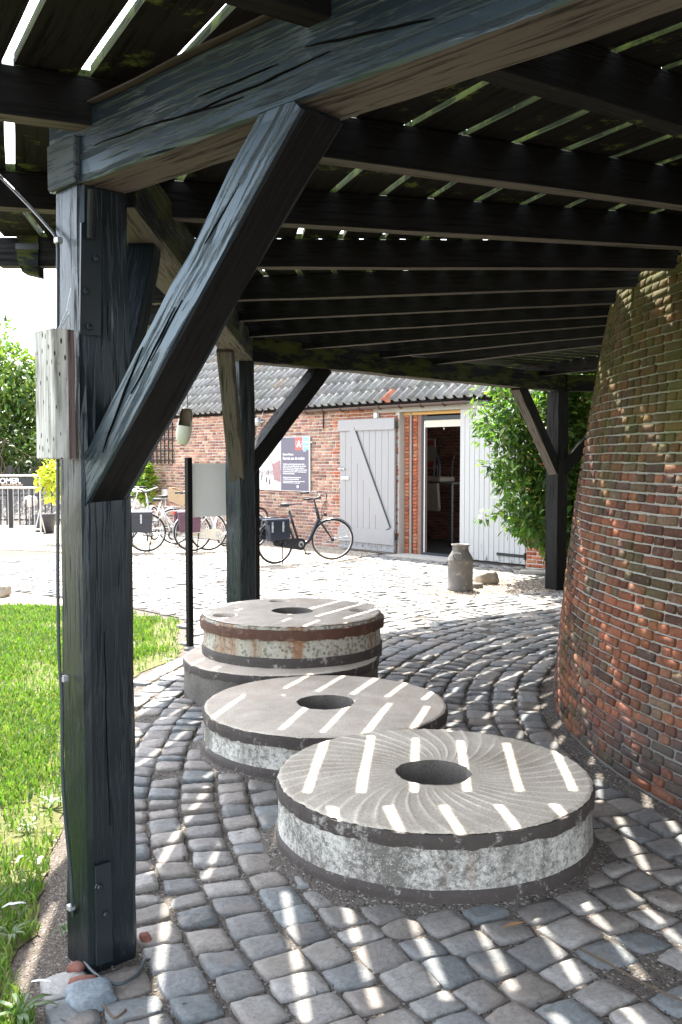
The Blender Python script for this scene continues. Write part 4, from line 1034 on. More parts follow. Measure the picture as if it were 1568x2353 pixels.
# wall lamp
lt = thing('wall_lamp', 'white bulkhead lamp under the eaves of the barn', 'lamp', bp(sat(603), zat(603, 968), 0))
q = bp(sat(598), zat(598, 970), .12); mb = MB(); mb.lathe([(.001, .10), (.05, .09), (.075, .04), (.08, -.04), (.07, -.07)], q, 14, R=(-wdv*.9+nbv*.3+Vector((0, 0, -.1))).normalized().to_track_quat('Z', 'Y').to_matrix()); part('glass_globe', mb, M_WHITE, lt, smooth=True)
mb = MB(); mb.lathe([(.001, .05), (.09, .04), (.09, -.02), (.04, -.05), (.001, -.06)], q+wdv*.10, 14, R=(wdv+Vector((0, 0, .05))).normalized().to_track_quat('Z', 'Y').to_matrix()); mb.tube([q+wdv*.13, q+wdv*.17-nbv*.08, q+wdv*.17-nbv*.11+Vector((0, 0, .05))], .02, 6); part('lamp_base', mb, M_GALV, lt, smooth=True)
mb = MB(); mb.tube(smooth([q+wdv*.16, q+wdv*.22+Vector((0, 0, .1)), q+wdv*.2+Vector((0, 0, .28))-nbv*.08]), .006, 5); part('lamp_cord', mb, M_GALV, lt)

# ------------------------------------------------------------------ text
def text(body, size, mat, name, parent, M, bold=False, spacing=1., lspace=1., align='LEFT', offset=0.):
    cu = bpy.data.curves.new(name, 'FONT'); cu.body = body; cu.size = size; cu.extrude = .0012; cu.resolution_u = 3; cu.space_character = spacing; cu.space_line = lspace; cu.align_x = align; cu.offset = offset
    to = bpy.data.objects.new('tmp_text', cu); C.objects.link(to); bpy.context.view_layer.update()
    me = bpy.data.meshes.new_from_object(to.evaluated_get(bpy.context.evaluated_depsgraph_get())); bpy.data.objects.remove(to)
    me.materials.clear(); me.materials.append(mat); me.name = name
    return link(name, me, parent, M)
def wallM(s, z, out): return Matrix.Translation(bp(s, z, out))@Matrix((tuple(wdv), (0, 0, 1), tuple(nbv))).transposed().to_4x4()
# info panel
pz0, pz1 = zat(700, 1129), zat(700, 1003); ps0, ps1 = sat(570), sat(717)
pan = thing('info_panel', 'rectangular information panel with a village scene and purple text field on the barn wall', 'sign', bp((ps0+ps1)/2, pz0))
mb = MB(); mb.box(bp((ps0+ps1)/2, (pz0+pz1)/2, .045), (ps1-ps0, .02, pz1-pz0), Rw); part('backing_sheet', mb, M_WHITE, pan)
sm_ = sat(651)
mb = MB(); mb.box(bp((sm_+ps1)/2-.01, (pz0+pz1)/2, .057), (ps1-sm_-.03, .003, pz1-pz0-.02), Rw); part('text_field', mb, M_PURP, pan)
ma, nn_, bb_ = newmat('painted_village_print', .4, .4); g = G(nn_); p_ = g.coord(False)
zc3 = g.sepz(p_); f = g.noise(g.coord(False, (1, 1, 1.4)), 4.5, 6, .7, .6); H_ = pz1-pz0
c = g.mix(g.ramp(zc3[2], ((.0, 0.), (H_*.5, 1.))), (.50, .54, .56), (.66, .68, .68))
band = g.math('ADD', g.math('MULTIPLY', g.math('ABSOLUTE', g.math('SUBTRACT', zc3[2], H_*.34)), -2.6), f)
c = g.mix(g.ramp(band, ((.28, 0.), (.44, .85))), c, g.mix(g.noise(p_, 9, 4), (.16, .24, .20), (.30, .16, .16)))
g.L(c, bb_.inputs['Base Color'])
mb = MB(); mb.box(bp((ps0+sm_)/2, (pz0+pz1)/2, .057), (sm_-ps0-.005, .003, pz1-pz0-.02), Rw); part('picture_field', mb, ma, pan)
# painted roofs and figures on the picture
mb = MB(); hh = H_; mb.poly([bp(sm_-.35, pz0+.62*hh, .059), bp(sm_-.25, pz0+.50*hh, .059), bp(sm_-.01, pz0+.58*hh, .059), bp(sm_-.01, pz0+.15*hh, .059), bp(sm_-.22, pz0+.2*hh, .059), bp(sm_-.27, pz0+.42*hh, .059)], .001, nbv)
part('painted_house', mb, m_plain('mauve_print', (.30, .17, .18), .4, .4, 0, .5, 12, 0), pan)
mb = MB(); mb.poly([bp(sm_-1.0, pz0+.42*hh, .0595), bp(sm_-.62, pz0+.36*hh, .0595), bp(sm_-.62, pz0+.40*hh, .0595), bp(sm_-.9, pz0+.52*hh, .0595), bp(sm_-1.0, pz0+.52*hh, .0595)], .001, nbv); part('painted_awning', mb, M_INK, pan)
mb = MB()
for k in range(11):
    s = sm_-random.choice((.4, .5, .12, .65, .75, .85, .9))+random.uniform(-.03, .03); z = pz0+hh*random.uniform(.1, .3); mb.poly([bp(s, z, .0605), bp(s+.035, z, .0605), bp(s+.028, z+.10, .0605), bp(s+.008, z+.10, .0605)], .001, nbv)
pf_ = part('painted_figures', mb, m_plain('dark_figure_print', (.16, .10, .12), .4, .4, 0, .5, 20, 0), pan)
pf_['kind'] = 'stuff'
# logo squares
sq = sat(684); sq2 = sat(701); zq = zat(700, 1034); 
mb = MB(); mb.box(bp((sq+sq2)/2, (zq+pz1)/2-.005, .0595), (sq2-sq, .002, pz1-zq-.01), Rw); part('red_square', mb, M_PRED, pan)
mb = MB(); mb.box(bp((sq2+ps1)/2-.008, (zq+pz1)/2-.005, .0595), (ps1-sq2-.018, .002, pz1-zq-.01), Rw); part('blue_square', mb, M_PBLU, pan)
scx = (sq+sq2)/2; zcx = (zq+pz1)/2-.01
text('A', .17, M_INK, 'letter_emblem', pan, wallM(scx-.052, zcx-.06, .062), offset=.006)
mb = MB()
for a in (0, 32, -32, 180, 148, 212):
    r0, r1 = .075, .10; ar = math.radians(a); d = wdv*math.cos(ar)+Vector((0, 0, 1))*math.sin(ar)*.9; t_ = nbv.cross(d).normalized()*.007; c = bp(scx, zcx, .062)
    mb.poly([c+d*r0-t_*.4, c+d*r1-t_, c+d*r1+t_, c+d*r0+t_*.4], .001, nbv)
part('emblem_rays', mb, M_INK, pan)
text('Gemeenschaps\ncentrum\nzone', .045, M_INK, 'logo_caption', pan, wallM(sq2+.02, pz1-.12, .062), lspace=1.9)
tx = sm_+.07
text('Marten Melsen', .055, M_INK, 'author_line', pan, wallM(tx, zat(690, 1046), .062), offset=.001)
text('Kermis aan de molen', .078, M_INK, 'title_line', pan, wallM(tx, zat(690, 1056), .062), offset=.0015)
text('Vastelijnders, carnaval of danspartijen worden in kleine\nsteeds op z meest, opdt officieel verboden door de Duitse\nbezetter. Nieuwe die toch een feest geven belanden in\nhem om door kleine militaren opgepakt te worden. Het doet\nis geschilderd naar een foto uit 1911 van een kermis aan de\nbuitenmolen aan de Zandweg.', .030, M_INK, 'body_text', pan, wallM(tx, zat(690, 1067.5), .062), lspace=1.25, offset=.0008)
text('Lees meer en vind de locaties van alle panelen op\nwww.kijkeensaanmolenroute.be/bezichtiging', .028, M_INK, 'web_text', pan, wallM(tx, zat(690, 1098), .062), lspace=1.2, offset=.0008)
text("Bezoek de tentoonstelling 'Marten Melsen en de brede Vlucht' in\nhet Molenmuseum in Lillo van 11 november 2018.", .026, M_INK, 'notice_text', pan, wallM(tx, zat(690, 1107), .062), lspace=1.2, offset=.0008)
mb = MB(); mb.lathe([(.001, .0015), (.03, .0015), (.03, 0)], bp((tx+ps1)/2+.05, pz0+.09, .0605), 16, R=nbv.to_track_quat('Z', 'Y').to_matrix()); part('small_emblem', mb, M_INK, pan)

# trellis on the barn wall
tr = thing('trellis', 'dark wooden trellis on the barn wall behind the hanging clog', 'trellis', bp(sat(380), 1.7))
for k in range(6):
    u = 356+k*9; mb = MB(); s = sat(u); mb.box(bp(s, 2.02, .05), (.025, .02, .95), Rw); part('upright', mb, M_IRON, tr)
for z in (1.62, 1.85, 2.1, 2.35):
    mb = MB(); mb.box(bp((sat(350)+sat(405))/2, z, .07), (sat(405)-sat(350), .02, .025), Rw); part('crosspiece', mb, M_IRON, tr)
t2 = thing('trellis', 'narrow trellis post with climber at the left end of the barn', 'trellis', bp(sL+.1, 0))
mb = MB(); mb.box(bp(sL+.12, .9, .05), (.04, .03, 1.8), Rw); part('upright', mb, M_IRON, t2)
mb = MB(); mb.box(bp(sL-.1, 1.5, .08), (.5, .02, .03), Rw); part('crosspiece', mb, M_IRON, t2)

# ------------------------------------------------------------------ inside the barn: table with upturned chairs, framed board
def chair(loc, rz, label, lab_first=[0]):
    t = thing('chair', label, 'chair', loc, rz, 'upturned chairs on the table inside the barn')   # upside down: seat on the table, back hanging
    mb = MB(); mb.box((0, 0, .05), (.44, .42, .10), bev=.02); part('seat', mb, M_SEAT, t, local=True, smooth=False)
    mb = MB(); vs = []; 
    pr = [(-.20, -.02), (.20, -.02), (.19, -.50), (.17, -.54), (-.17, -.54), (-.19, -.50)]
    mb.poly([Vector((x, -.27+.06*(z < -.3), z)) for x, z in pr], .06, (0, 1, 0)); part('backrest', mb, M_SEAT, t, local=True)
    for (x, y, bx) in ((-.18, -.17, -.02), (.18, -.17, .02), (-.18, .17, -.02), (.18, .17, .02)):
        mb = MB(); mb.tube([(x, y, .09), (x+bx*.2, y, .3), (x+bx, y+(.05 if y > 0 else -.09), .52)], [.022, .02, .013], 6); part('leg', mb, M_BLACKP, t, local=True)
    return t
zt = 1.22
tc = bp(sat(1005)-1.75, 0, -1.9); t = thing('table', 'table inside the dark barn doorway carrying upturned chairs', 'table', tc)
mb = MB(); mb.box(bp(sat(1005)-1.75, zt-.02, -1.9), (1.5, .8, .03), Rw); part('table_top', mb, M_TAN, t)
for sx in (-.65, .65):
    for sy in (-.3, .3):
        mb = MB(); mb.box(bp(sat(1005)-1.75+sx, zt/2-.02, -1.9+sy), (.05, .05, zt-.04), Rw); part('leg', mb, M_BLACKP, t)
rzb = math.atan2(wdv.y, wdv.x)
for k, lb in ((0, 'upturned beige chair on the left of the table in the doorway'), (1, 'upturned beige chair on the right of the table in the doorway'), (2, 'upturned beige chair at the far left edge inside the doorway')):
    c = bp(sat(1005)-1.6+(-.30, .16, -.78)[k], zt, -1.62); chair(c, rzb, lb)
bo = thing('framed_board', 'dark red framed board with a large S on the inner wall', 'sign', bp(sat(985)-2.7, 1.6, -DI))
bs0, bs1 = sat(958)-2.75, sat(1018)-2.75
mb = MB(); mb.box(bp((bs0+bs1)/2, 1.76, -DI+.09), (bs1-bs0, .03, .62), Rw); part('board_frame', mb, m_plain('pale_frame', (.3, .24, .2), .5), bo)
mb = MB(); mb.box(bp((bs0+bs1)/2, 1.76, -DI+.11), (bs1-bs0-.06, .012, .56), Rw); part('board_face', mb, M_BOARD, bo)
text('S', .42, M_TANINK, 'letter', bo, Matrix.Translation(bp(bs0+.04, 1.62, -DI+.12))@Matrix((tuple(wdv), (0, 0, 1), tuple(nbv))).transposed().to_4x4(), offset=.02)
mb = MB(); mb.lathe([(.001, .001), (.17, .001), (.17, -.002)], bp((bs0+bs1)/2+.20, 1.77, -DI+.123), 24, R=nbv.to_track_quat('Z', 'Y').to_matrix()); part('round_emblem', mb, m_plain('dull_cream_print', (.22, .19, .14), .5, .3), bo)

# ------------------------------------------------------------------ sign stand with blank back panel
sg = thing('sign_stand', 'two dark posts carrying a pale grey sign panel seen from behind', 'sign', (-1.33, 8.38, 0))
a_ = Vector((-1.335, 8.38, 0)); b_ = aty(589, 1200, 8.95); b_.z = 0; dd = (b_-a_).normalized(); Rs = Matrix((tuple(dd), (-dd.y, dd.x, 0), (0, 0, 1))).transposed()
for q in (a_, b_):
    mb = MB(); mb.box(q+Vector((0, 0, .82)), (.05, .05, 1.69), Rs, bev=.004); part('post', mb, [M_PAINTD], sg)
mb = MB(); mb.box((a_+b_)/2+Vector((0, 0, 1.375))+dd*.005, ((b_-a_).length-.06, .012, .475), Rs); part('panel', mb, M_PANEL, sg)

# ------------------------------------------------------------------ milk can and stones
cn = atz(1058, 1356); cn.z = 0
mc = thing('milk_can', 'old grey metal milk can standing in the gravel', 'milk can', cn)
mb = MB(); mb.lathe([(.155, -.01), (.165, .0), (.165, .035), (.157, .045), (.157, .40), (.161, .405), (.161, .415), (.157, .42), (.155, .445), (.105, .53), (.100, .545), (.100, .595), (.115, .61), (.118, .625), (.108, .625), (.092, .60), (.090, .50), (.001, .49)], n=36)
mb.v = [(x, y, z*.93) for x, y, z in mb.v]; part('can_body', mb, M_CAN, mc, local=True, smooth=True)
for sg_ in (-1, 1):
    mb = MB(); ar = math.radians(250 if sg_ > 0 else 70); pts = []
    for (t_, rr, z) in ((-.28, .158, .43), (-.30, .175, .47), (-.26, .170, .51), (0, .165, .515), (.26, .170, .51), (.30, .175, .47), (.28, .158, .43)): pts.append(Vector((rr*math.cos(ar+t_), rr*math.sin(ar+t_), z)))
    pts = [Vector((q_.x, q_.y, q_.z*.93)) for q_ in pts]; mb.tube(smooth(pts, 3), .008, 6); part('handle', mb, M_CAN, mc, local=True, smooth=True)
def rock(loc, dims, sd, mat, label, name='boulder', cat='stone', sub=3):
    import bmesh
    bm = bmesh.new(); bmesh.ops.create_icosphere(bm, subdivisions=sub, radius=1)
    for v in bm.verts:
        c = v.co.copy(); m = max(abs(c.x), abs(c.y), abs(c.z)); q = c.lerp(c/m*.85, .65); q *= 1+.22*noise.noise(c*1.6+Vector((sd, 0, 0)))+.06*noise.noise(c*5+Vector((0, sd, 0)))
        v.co = Vector((q.x*dims[0], q.y*dims[1], q.z*dims[2]))
    me = bpy.data.meshes.new(name); bm.to_mesh(me); bm.free(); me.materials.append(mat)
    at = me.attributes.new('bcol', 'FLOAT_COLOR', 'POINT'); at.data.foreach_set('color', [1.]*(4*len(me.vertices)))
    for p in me.polygons: p.use_smooth = True
    o = link(name, me, None, Matrix.Translation(Vector(loc))@Matrix.Rotation(sd, 4, 'Z'), (.30, .26, .20)); return tag(o, label, cat)
q = atz(1124, 1344); rock((q.x, q.y+.15, .07), (.17, .14, .10), .3, M_COB, 'rough squared sandstone block behind the milk can')
q = atz(1098, 1352); mb = MB(); mb.lathe([(.001, .055), (.075, .055), (.082, .045), (.082, -.01)], (q.x, q.y+.08, 0), 20, wob=lambda k, a: .004*math.sin(a*3)); tag(part('stone_disc', mb, M_STDARK, smooth=True), 'small flat round stone just right of the milk can', 'stone')
q = atz(-2, 1372); rock((q.x-.03, q.y+.1, .06), (.13, .12, .09), 1.3, M_COB, 'grey boulder cut by the left edge beyond the lawn')
q = atz(1235, 1318); mb = MB(); mb.box((q.x, q.y, .02), (.5, .16, .05), Matrix.Rotation(-.3, 3, 'Z'), bev=.01); tag(part('kerb_stone', mb, M_CONC, color=(.3, .3, .3)), 'flat bluish kerb stone left of the far post', 'kerb stone')
# loose stones at the near post foot
q = atz(207, 2290); o = rock((q.x, q.y, -.005), (.085, .08, .036), 2.2, M_COB, 'large loose blue-grey boulder at the foot of the near post'); o.color = (.16, .19, .21, 1)
for (u, v, d, sd, lb) in ((192, 2262, (.05, .03, .02), .2, 'red brick fragment below the near post'), (176, 2228, (.03, .03, .015), 1.1, 'dull brick chip left of the near post foot'), (334, 2160, (.03, .02, .02), 2.1, 'red brick chip right of the near post foot')):
    q = atz(u, v); o = rock((q.x, q.y, .005), d, sd, M_BBRICK, lb, 'brick_fragment', 'brick', 2); o.color = (.19, .08, .06, 1)
# twigs
for (pts, lb) in ((((1330, 2180), (1400, 2215), (1480, 2260), (1568, 2300)), 'long dry twig across the cobbles at lower right'), (((238, 2250+60), (262, 2340), (290, 2320)), 'dry twig on the soil at bottom left')):
    mb = MB(); mb.tube(smooth([atz(u, v, .012) for u, v in pts], 4), .004, 5); tag(part('twig', mb, M_BARK), lb, 'twig')
mb = MB()
q0, q1 = atz(1150, 2132, .02), atz(1212, 2118, .022); s_ = (q1-q0).cross(Vector((0, 0, 1))).normalized()*.008
mb.add([q0, (q0+q1)/2-s_+Vector((0, 0, .006)), q1, (q0+q1)/2+s_], [(0, 1, 2, 3)]); tag(part('dry_leaf', mb, m_plain('dry_leaf_brown', (.22, .12, .06), .7, .3)), 'narrow brown dry leaf on the cobbles before the furrowed stone', 'leaf')

# ------------------------------------------------------------------ hanging clog
ct = Vector((-1.195, 7.2, 1.75)); cg = thing('wooden_clog', 'pale green wooden clog hanging toe down from the gallery joist', 'clog', ct)
mb = MB(); n = 20; rings = [(-.0, .01, 0), (.015, .035, 0), (.05, .052, .0), (.10, .058, .0), (.15, .056, .0), (.20, .052, .0), (.25, .047, .0), (.28, .036, 0), (.29, .01, 0)]
vs = []
for (z, r_, o) in rings:
    for j in range(n):
        a = 2*math.pi*j/n; x, y = r_*math.cos(a), r_*math.sin(a)*.8
        vs.append((x, y+(.02 if z < .03 else 0), z))
fs = [(k*n+j, k*n+(j+1) % n, (k+1)*n+(j+1) % n, (k+1)*n+j) for k in range(len(rings)-1) for j in range(n)]
front = []
keep = []
for f in fs:
    cx_ = sum(vs[i][0] for i in f)/4; cy_ = sum(vs[i][1] for i in f)/4; cz_ = sum(vs[i][2] for i in f)/4
    if cy_ < -.012 and cz_ > .145 and cz_ < .28 and abs(cx_) < .045: continue
    keep.append(f)
mb.add(vs, keep); part('shell', mb, M_CLOG, cg, local=True, M=Matrix.Rotation(.15, 4, 'Y'), smooth=True)
mb = MB(); mb.add([(x*.88, y*.85, z) for x, y, z in vs], [f[::-1] for f in keep]); part('inner_hollow', mb, m_plain('dark_clog_inside', (.12, .09, .06), .8), cg, local=True, M=Matrix.Rotation(.15, 4, 'Y'), smooth=True)
mb = MB(); mb.tube([(.045, 0, .27), (.045, .0, .92)], .003, 5); part('cord', mb, M_IRON, cg, local=True)

# ------------------------------------------------------------------ bicycles
def bicycle(label, loc, rz, frame, guard=M_CHROME, steer=0., pannier=None, case=None, step=True, fork=None, tubes=.017, basket=None, lean=0., saddle=M_BLACK, back=True, crank_a=-1.1, hb=.0):
    t = thing('bicycle', label, 'bicycle', loc, rz, 'bicycles parked by the barn')
    if lean:
        t.matrix_basis = t.matrix_basis@Matrix.Rotation(lean, 4, 'X'); W[t.name] = t.matrix_basis.copy()
    R = .345; H = Vector((0, 0, R)); WB = 1.10; head0 = Vector((.86, 0, .66)); head1 = Vector((.80, 0, .86)); BB = Vector((.46, 0, .29)); ST = Vector((.27, 0, .82)); SB = Vector((.24, 0, .90))
    def P(name, mb, mat, par=t, M=None, sm=True): return part(name, mb, mat, par, M=M, smooth=sm, local=True)
    def wheel(Ml):
        mb = MB(); cir = lambda r, n=40: [(r*math.cos(2*math.pi*k/n), 0, r*math.sin(2*math.pi*k/n)) for k in range(n)]
        mb.tube(cir(R-.032), .010, 6, closed=True); wl = P('wheel', mb, M_CHROME, t, Ml)
        mb = MB(); mb.tube(cir(R-.014), .017, 8, closed=True); P('tyre', mb, M_BLACK, wl)
        mb = MB()
        for k in range(28):
            a = 2*math.pi*k/28; b = a+(.5 if k % 2 else -.5); mb.tube([(.02*math.cos(b), .02*(1 if k % 4 < 2 else -1), .02*math.sin(b)), ((R-.035)*math.cos(a), 0, (R-.035)*math.sin(a))], .0016, 3, cap=False)
        P('spokes', mb, M_CHROME, wl)
        mb = MB(); mb.tube([(0, -.05, 0), (0, -.03, 0), (0, -.029, 0), (0, .029, 0), (0, .03, 0), (0, .05, 0)], [.012, .012, .03, .03, .012, .012], 10); P('hub', mb, M_ANTH, wl)
        return wl
    wheel(Matrix.Translation(H))
    # frame
    mb = MB(); mb.tube([BB, ST], tubes, 8); mb.tube([head0, head1], tubes*1.25, 8)
    if step: mb.tube(smooth([head0+Vector((-.005, 0, .02)), Vector((.70, 0, .40)), Vector((.60, 0, .30)), BB+Vector((0, 0, .0))], 5), tubes*1.5, 8)
    else:
        mb.tube([head0, BB], tubes*1.1, 8); mb.tube([head1-Vector((0, 0, .04)), BB.lerp(ST, .72)], tubes, 8)
    for s in (-1, 1):
        mb.tube([BB+Vector((0, s*.03, 0)), H+Vector((0, s*.06, 0))], .010, 6); mb.tube([BB.lerp(ST, .75)+Vector((0, s*.02, 0)), H+Vector((0, s*.06, 0))], .008, 6)
    P('frame', mb, frame)
    # steering assembly
    ax = (head1-head0).normalized(); Ms = Matrix.Translation(head0)@Matrix.Rotation(steer, 4, ax)@Matrix.Translation(-head0)
    fh = Vector((WB, 0, R)); wf = wheel(Ms@Matrix.Translation(fh))
    mb = MB(); cr = head0+Vector((.012, 0, -.02))
    for s in (-1, 1): mb.tube(smooth([cr+Vector((0, s*.04, 0)), Vector((.98, s*.052, .50)), Vector((WB-.02, s*.055, R+.02)), fh+Vector((0, s*.055, 0))], 4), [.016]*6+[.012]*7, 6)
    mb.tube([cr+Vector((0, -.05, 0)), cr+Vector((0, .05, 0))], .018, 6); fk = P('fork', mb, fork or frame, t, Ms)
    mb = MB(); top = head1+ax*.16; mb.tube([head1, top], .014, 8); c0 = top+Vector((.05, 0, .0))
    mb.tube([top, c0], .014, 8); cur = []
    for s in (-1, 1):
        mb.tube(smooth([c0, c0+Vector((.05, s*.09, .03)), c0+Vector((.02, s*.2, .06)), c0+Vector((-.10, s*.27, .045)), c0+Vector((-.24, s*.28, .03))], 4), .011, 8)
    hb_ = P('handlebar', mb, M_CHROME if frame != M_BLACKP else M_IRON, t, Ms)
    for s in (-1, 1):
        mb = MB(); mb.tube([c0+Vector((-.10, s*.27, .045)), c0+Vector((-.25, s*.28, .03))], .017, 8); P('grip', mb, M_BLACK, hb_)
    mb = MB(); mb.tube(smooth([c0+Vector((.0, -.2, .06)), c0+Vector((.12, -.1, .12)), c0+Vector((.16, 0, .0)), c0+Vector((.10, .0, -.14)), head0+Vector((.03, .02, 0))], 4), .004, 5); mb.tube(smooth([c0+Vector((.0, .2, .06)), c0+Vector((.14, .1, .10)), c0+Vector((.15, 0, -.08)), head0+Vector((.03, -.02, 0))], 4), .004, 5); P('brake_cable', mb, M_BLACK, hb_)
    mb = MB(); hl = head0+Vector((.10, 0, .10)); mb.lathe([(.001, -.03), (.03, -.02), (.035, .02), (.001, .022)], hl, 12, R=Vector((1, 0, .05)).to_track_quat('Z', 'Y').to_matrix()); mb.tube([hl, head0+Vector((.03, 0, .04))], .006, 5); P('headlight', mb, M_BLACK, t, Ms)
    # saddle
    mb = MB(); mb.tube([ST, SB], .013, 8); P('seat_post', mb, M_CHROME)
    mb = MB(); mb.tube([SB+Vector((-.13, 0, .03)), SB+Vector((-.10, 0, .03)), SB+Vector((-.02, 0, .025)), SB+Vector((.06, 0, .025)), SB+Vector((.14, 0, .02)), SB+Vector((.16, 0, .015))], [.03, .075, .07, .035, .022, .008], 12)
    mb.v = [(x, y, SB.z+.03+(z-SB.z-.03)*.42) for x, y, z in mb.v]; P('saddle', mb, saddle)
    # mudguards
    def guardp(c, a0, a1, M=None):
        mb = MB(); vs = []; n = 18; r_ = R+.022
        for k in range(n+1):
            a = math.radians(a0+(a1-a0)*k/n)
            for (y, dr) in ((-.028, -.012), (0, 0), (.028, -.012)): vs.append((c.x+(r_+dr)*math.cos(a), y, c.z+(r_+dr)*math.sin(a)))
        mb.add(vs, [(k*3+j, k*3+j+1, k*3+4+j, k*3+3+j) for k in range(n) for j in (0, 1)]); P('mudguard', mb, guard, t, M)
    guardp(H, 20, 200); guardp(fh, 30, 130, Ms)
    # rack
    mb = MB()
    for s in (-1, 1): mb.tube([Vector((.2, s*.05, .73)), Vector((-.28, s*.06, .74)), ], .006, 5); mb.tube([Vector((-.18, s*.06, .735)), H+Vector((0, s*.065, 0))], .006, 5); mb.tube([Vector((-.02, s*.06, .735)), H+Vector((0, s*.065, 0))], .006, 5)
    for x in (-.28, -.1, .08): mb.tube([(x, -.06, .735), (x, .06, .735)], .006, 5)
    P('rear_rack', mb, M_CHROME if frame != M_BLACKP else M_BLACKP)
    mb = MB(); mb.box((-.33, 0, .70), (.03, .05, .06), bev=.006); P('rear_light', mb, M_RED, sm=False)
    # crank, chain case, kickstand
    ca = crank_a; mb = MB(); cdir = Vector((math.cos(ca), 0, math.sin(ca)))
    mb.tube([BB+Vector((0, -.07, 0)), BB+Vector((0, .07, 0))], .02, 8); mb.tube([BB+Vector((0, -.075, 0)), BB+Vector((0, -.085, 0))+cdir*.17], .010, 6); mb.tube([BB+Vector((0, .075, 0)), BB+Vector((0, .085, 0))-cdir*.17], .010, 6)
    ck = P('crank', mb, M_CHROME if frame != M_BLACKP else M_IRON)
    for s, sg2 in ((-1, 1), (1, -1)):
        mb = MB(); mb.box(BB+Vector((0, s*.13, 0))+cdir*.17*sg2, (.09, .08, .025), bev=.005); P('pedal', mb, M_BLACK, ck, sm=False)
    if case:
        mb = MB(); pts = []; n = 10
        for k in range(n+1):
            a = math.pi/2-math.pi*k/n; pts.append(BB+Vector((.095*math.cos(a), -.055, .095*math.sin(a))))
        for k in range(n+1):
            a = -math.pi/2-math.pi*k/n; pts.append(H+Vector((.06*math.cos(a)-.02, -.055, .06*math.sin(a))))
        mb.poly(pts, .022, (0, 1, 0)); P('chain_case', mb, case, sm=False)
        mb = MB(); mb.lathe([(.001, .002), (.05, .002), (.05, 0)], BB+Vector((0, -.057, 0)), 16, R=Vector((0, -1, 0)).to_track_quat('Z', 'Y').to_matrix()); P('case_disc', mb, M_GALV, sm=False)
    else:
        mb = MB(); mb.lathe([(.055, .0), (.085, 0), (.085, .004), (.055, .004), (.055, 0)], BB+Vector((0, -.05, 0)), 24, R=Vector((0, -1, 0)).to_track_quat('Z', 'Y').to_matrix())
        mb.tube([BB+Vector((0, -.05, .083)), H+Vector((0, -.05, .035))], .004, 4); mb.tube([BB+Vector((0, -.05, -.083)), H+Vector((.03, -.05, -.10)), H+Vector((0, -.05, -.035))], .004, 4); P('chain', mb, M_BLACKP)
        mb = MB(); mb.box(H+Vector((.02, -.05, -.09)), (.03, .02, .12), bev=.005); P('derailleur', mb, M_BLACKP, sm=False)
    mb = MB(); mb.tube([Vector((.10, -.06, .33)), Vector((.03, -.16, .01))], .010, 6); P('kickstand', mb, M_IRON)
    if pannier:
        mat, kind = pannier
        for s in (-1, 1):
            mb = MB(); y0 = s*.15
            pr = [(-.30, .70), (.10, .70), (.085, .36), (-.26, .36)] if kind != 'bag' else [(-.26, .72), (.12, .72), (.15, .42), (-.22, .38)]
            mb.poly([Vector((x, y0-.065, z)) for x, z in pr], .13, (0, 1, 0)); pn = P('pannier', mb, mat, sm=False)
            mb = MB(); mb.box(((-.10, y0, .712)), (.42, .145, .025), bev=.008); mb.box(((-.10, y0-.069*(1), .67)), (.40, .012, .07), bev=.004); P('pannier_flap', mb, M_NAVY if kind == 'bag' else mat, pn, sm=False)
            for x in ((-.2, .0) if kind == 'bag' else (-.1,)):
                mb = MB(); mb.box((x, y0-.074, .60), (.03, .008, .16)); mb.box((x, y0-.08, .60), (.035, .01, .035), bev=.003); P('buckle', mb, M_GALV, pn, sm=False)
    if basket:
        mb = MB(); c = Vector((-.08, 0, .80)) if basket == 'rear' else c0+Vector((.18, 0, -.02)); a1, b1, hh_ = .20, .15, .24
        vs = []
        for (k, z) in ((.85, 0), (1.1, hh_), (1.04, hh_), (.80, .015)):
            for (x, y) in ((-a1, -b1), (a1, -b1), (a1, b1), (-a1, b1)): vs.append(c+Vector((x*k, y*k, z)))
        mb.add(vs, [(3, 2, 1, 0)]+[(r_*4+j, r_*4+(j+1) % 4, r_*4+4+(j+1) % 4, r_*4+4+j) for r_ in range(3) for j in range(4)]+[(12, 13, 14, 15)]); P('basket', mb, M_WICK, sm=False, M=Matrix.Translation(c)@Matrix.Rotation(-.35, 4, 'Y')@Matrix.Translation(-c))
    return t
rp0 = atz(633, 1296)
bicycle('black electric step-through bicycle with dark pannier, parked right of the middle post', (rp0.x, rp0.y, 0), math.radians(38), M_BLACKP, M_BLACKP, -.55, (M_NAVY, 'bag'), M_BLACKP, True, M_IRON, .022)
rp1 = atz(337, 1268)
bicycle('silver bicycle with anthracite pannier and red rear light, leftmost in front', (rp1.x, rp1.y, 0), math.radians(14), M_SILV, M_CHROME, .1, (M_ANTH, 'box'), None, True, None, .015)
rp2 = atz(443, 1267)
bicycle('cream bicycle with a full chain case and patterned saddlebag behind the sign post', (rp2.x, rp2.y, 0), math.radians(24), M_WHITE, M_SILV, .1, (M_FLOR, 'box'), M_CREAM, True, None, .016)
q = atz(395, 1250); bicycle('green-grey bicycle with wicker basket behind the leftmost bicycles', (q.x+.05, q.y, 0), math.radians(168), M_PANEL, M_SILV, .5, None, None, True, None, .017, basket='rear')
q = atz(520, 1256); bicycle('red bicycle standing in the rack behind the sign panel', (q.x, q.y, 0), math.radians(60), M_REDF, M_CHROME, .0, None, None, False, None, .015)
q = atz(300, 1252); bicycle('grey bicycle with raised handlebar at the far left behind the post', (q.x-.1, q.y, 0), math.radians(70), M_GALV, M_SILV, .2, None, None, True, None, .017)
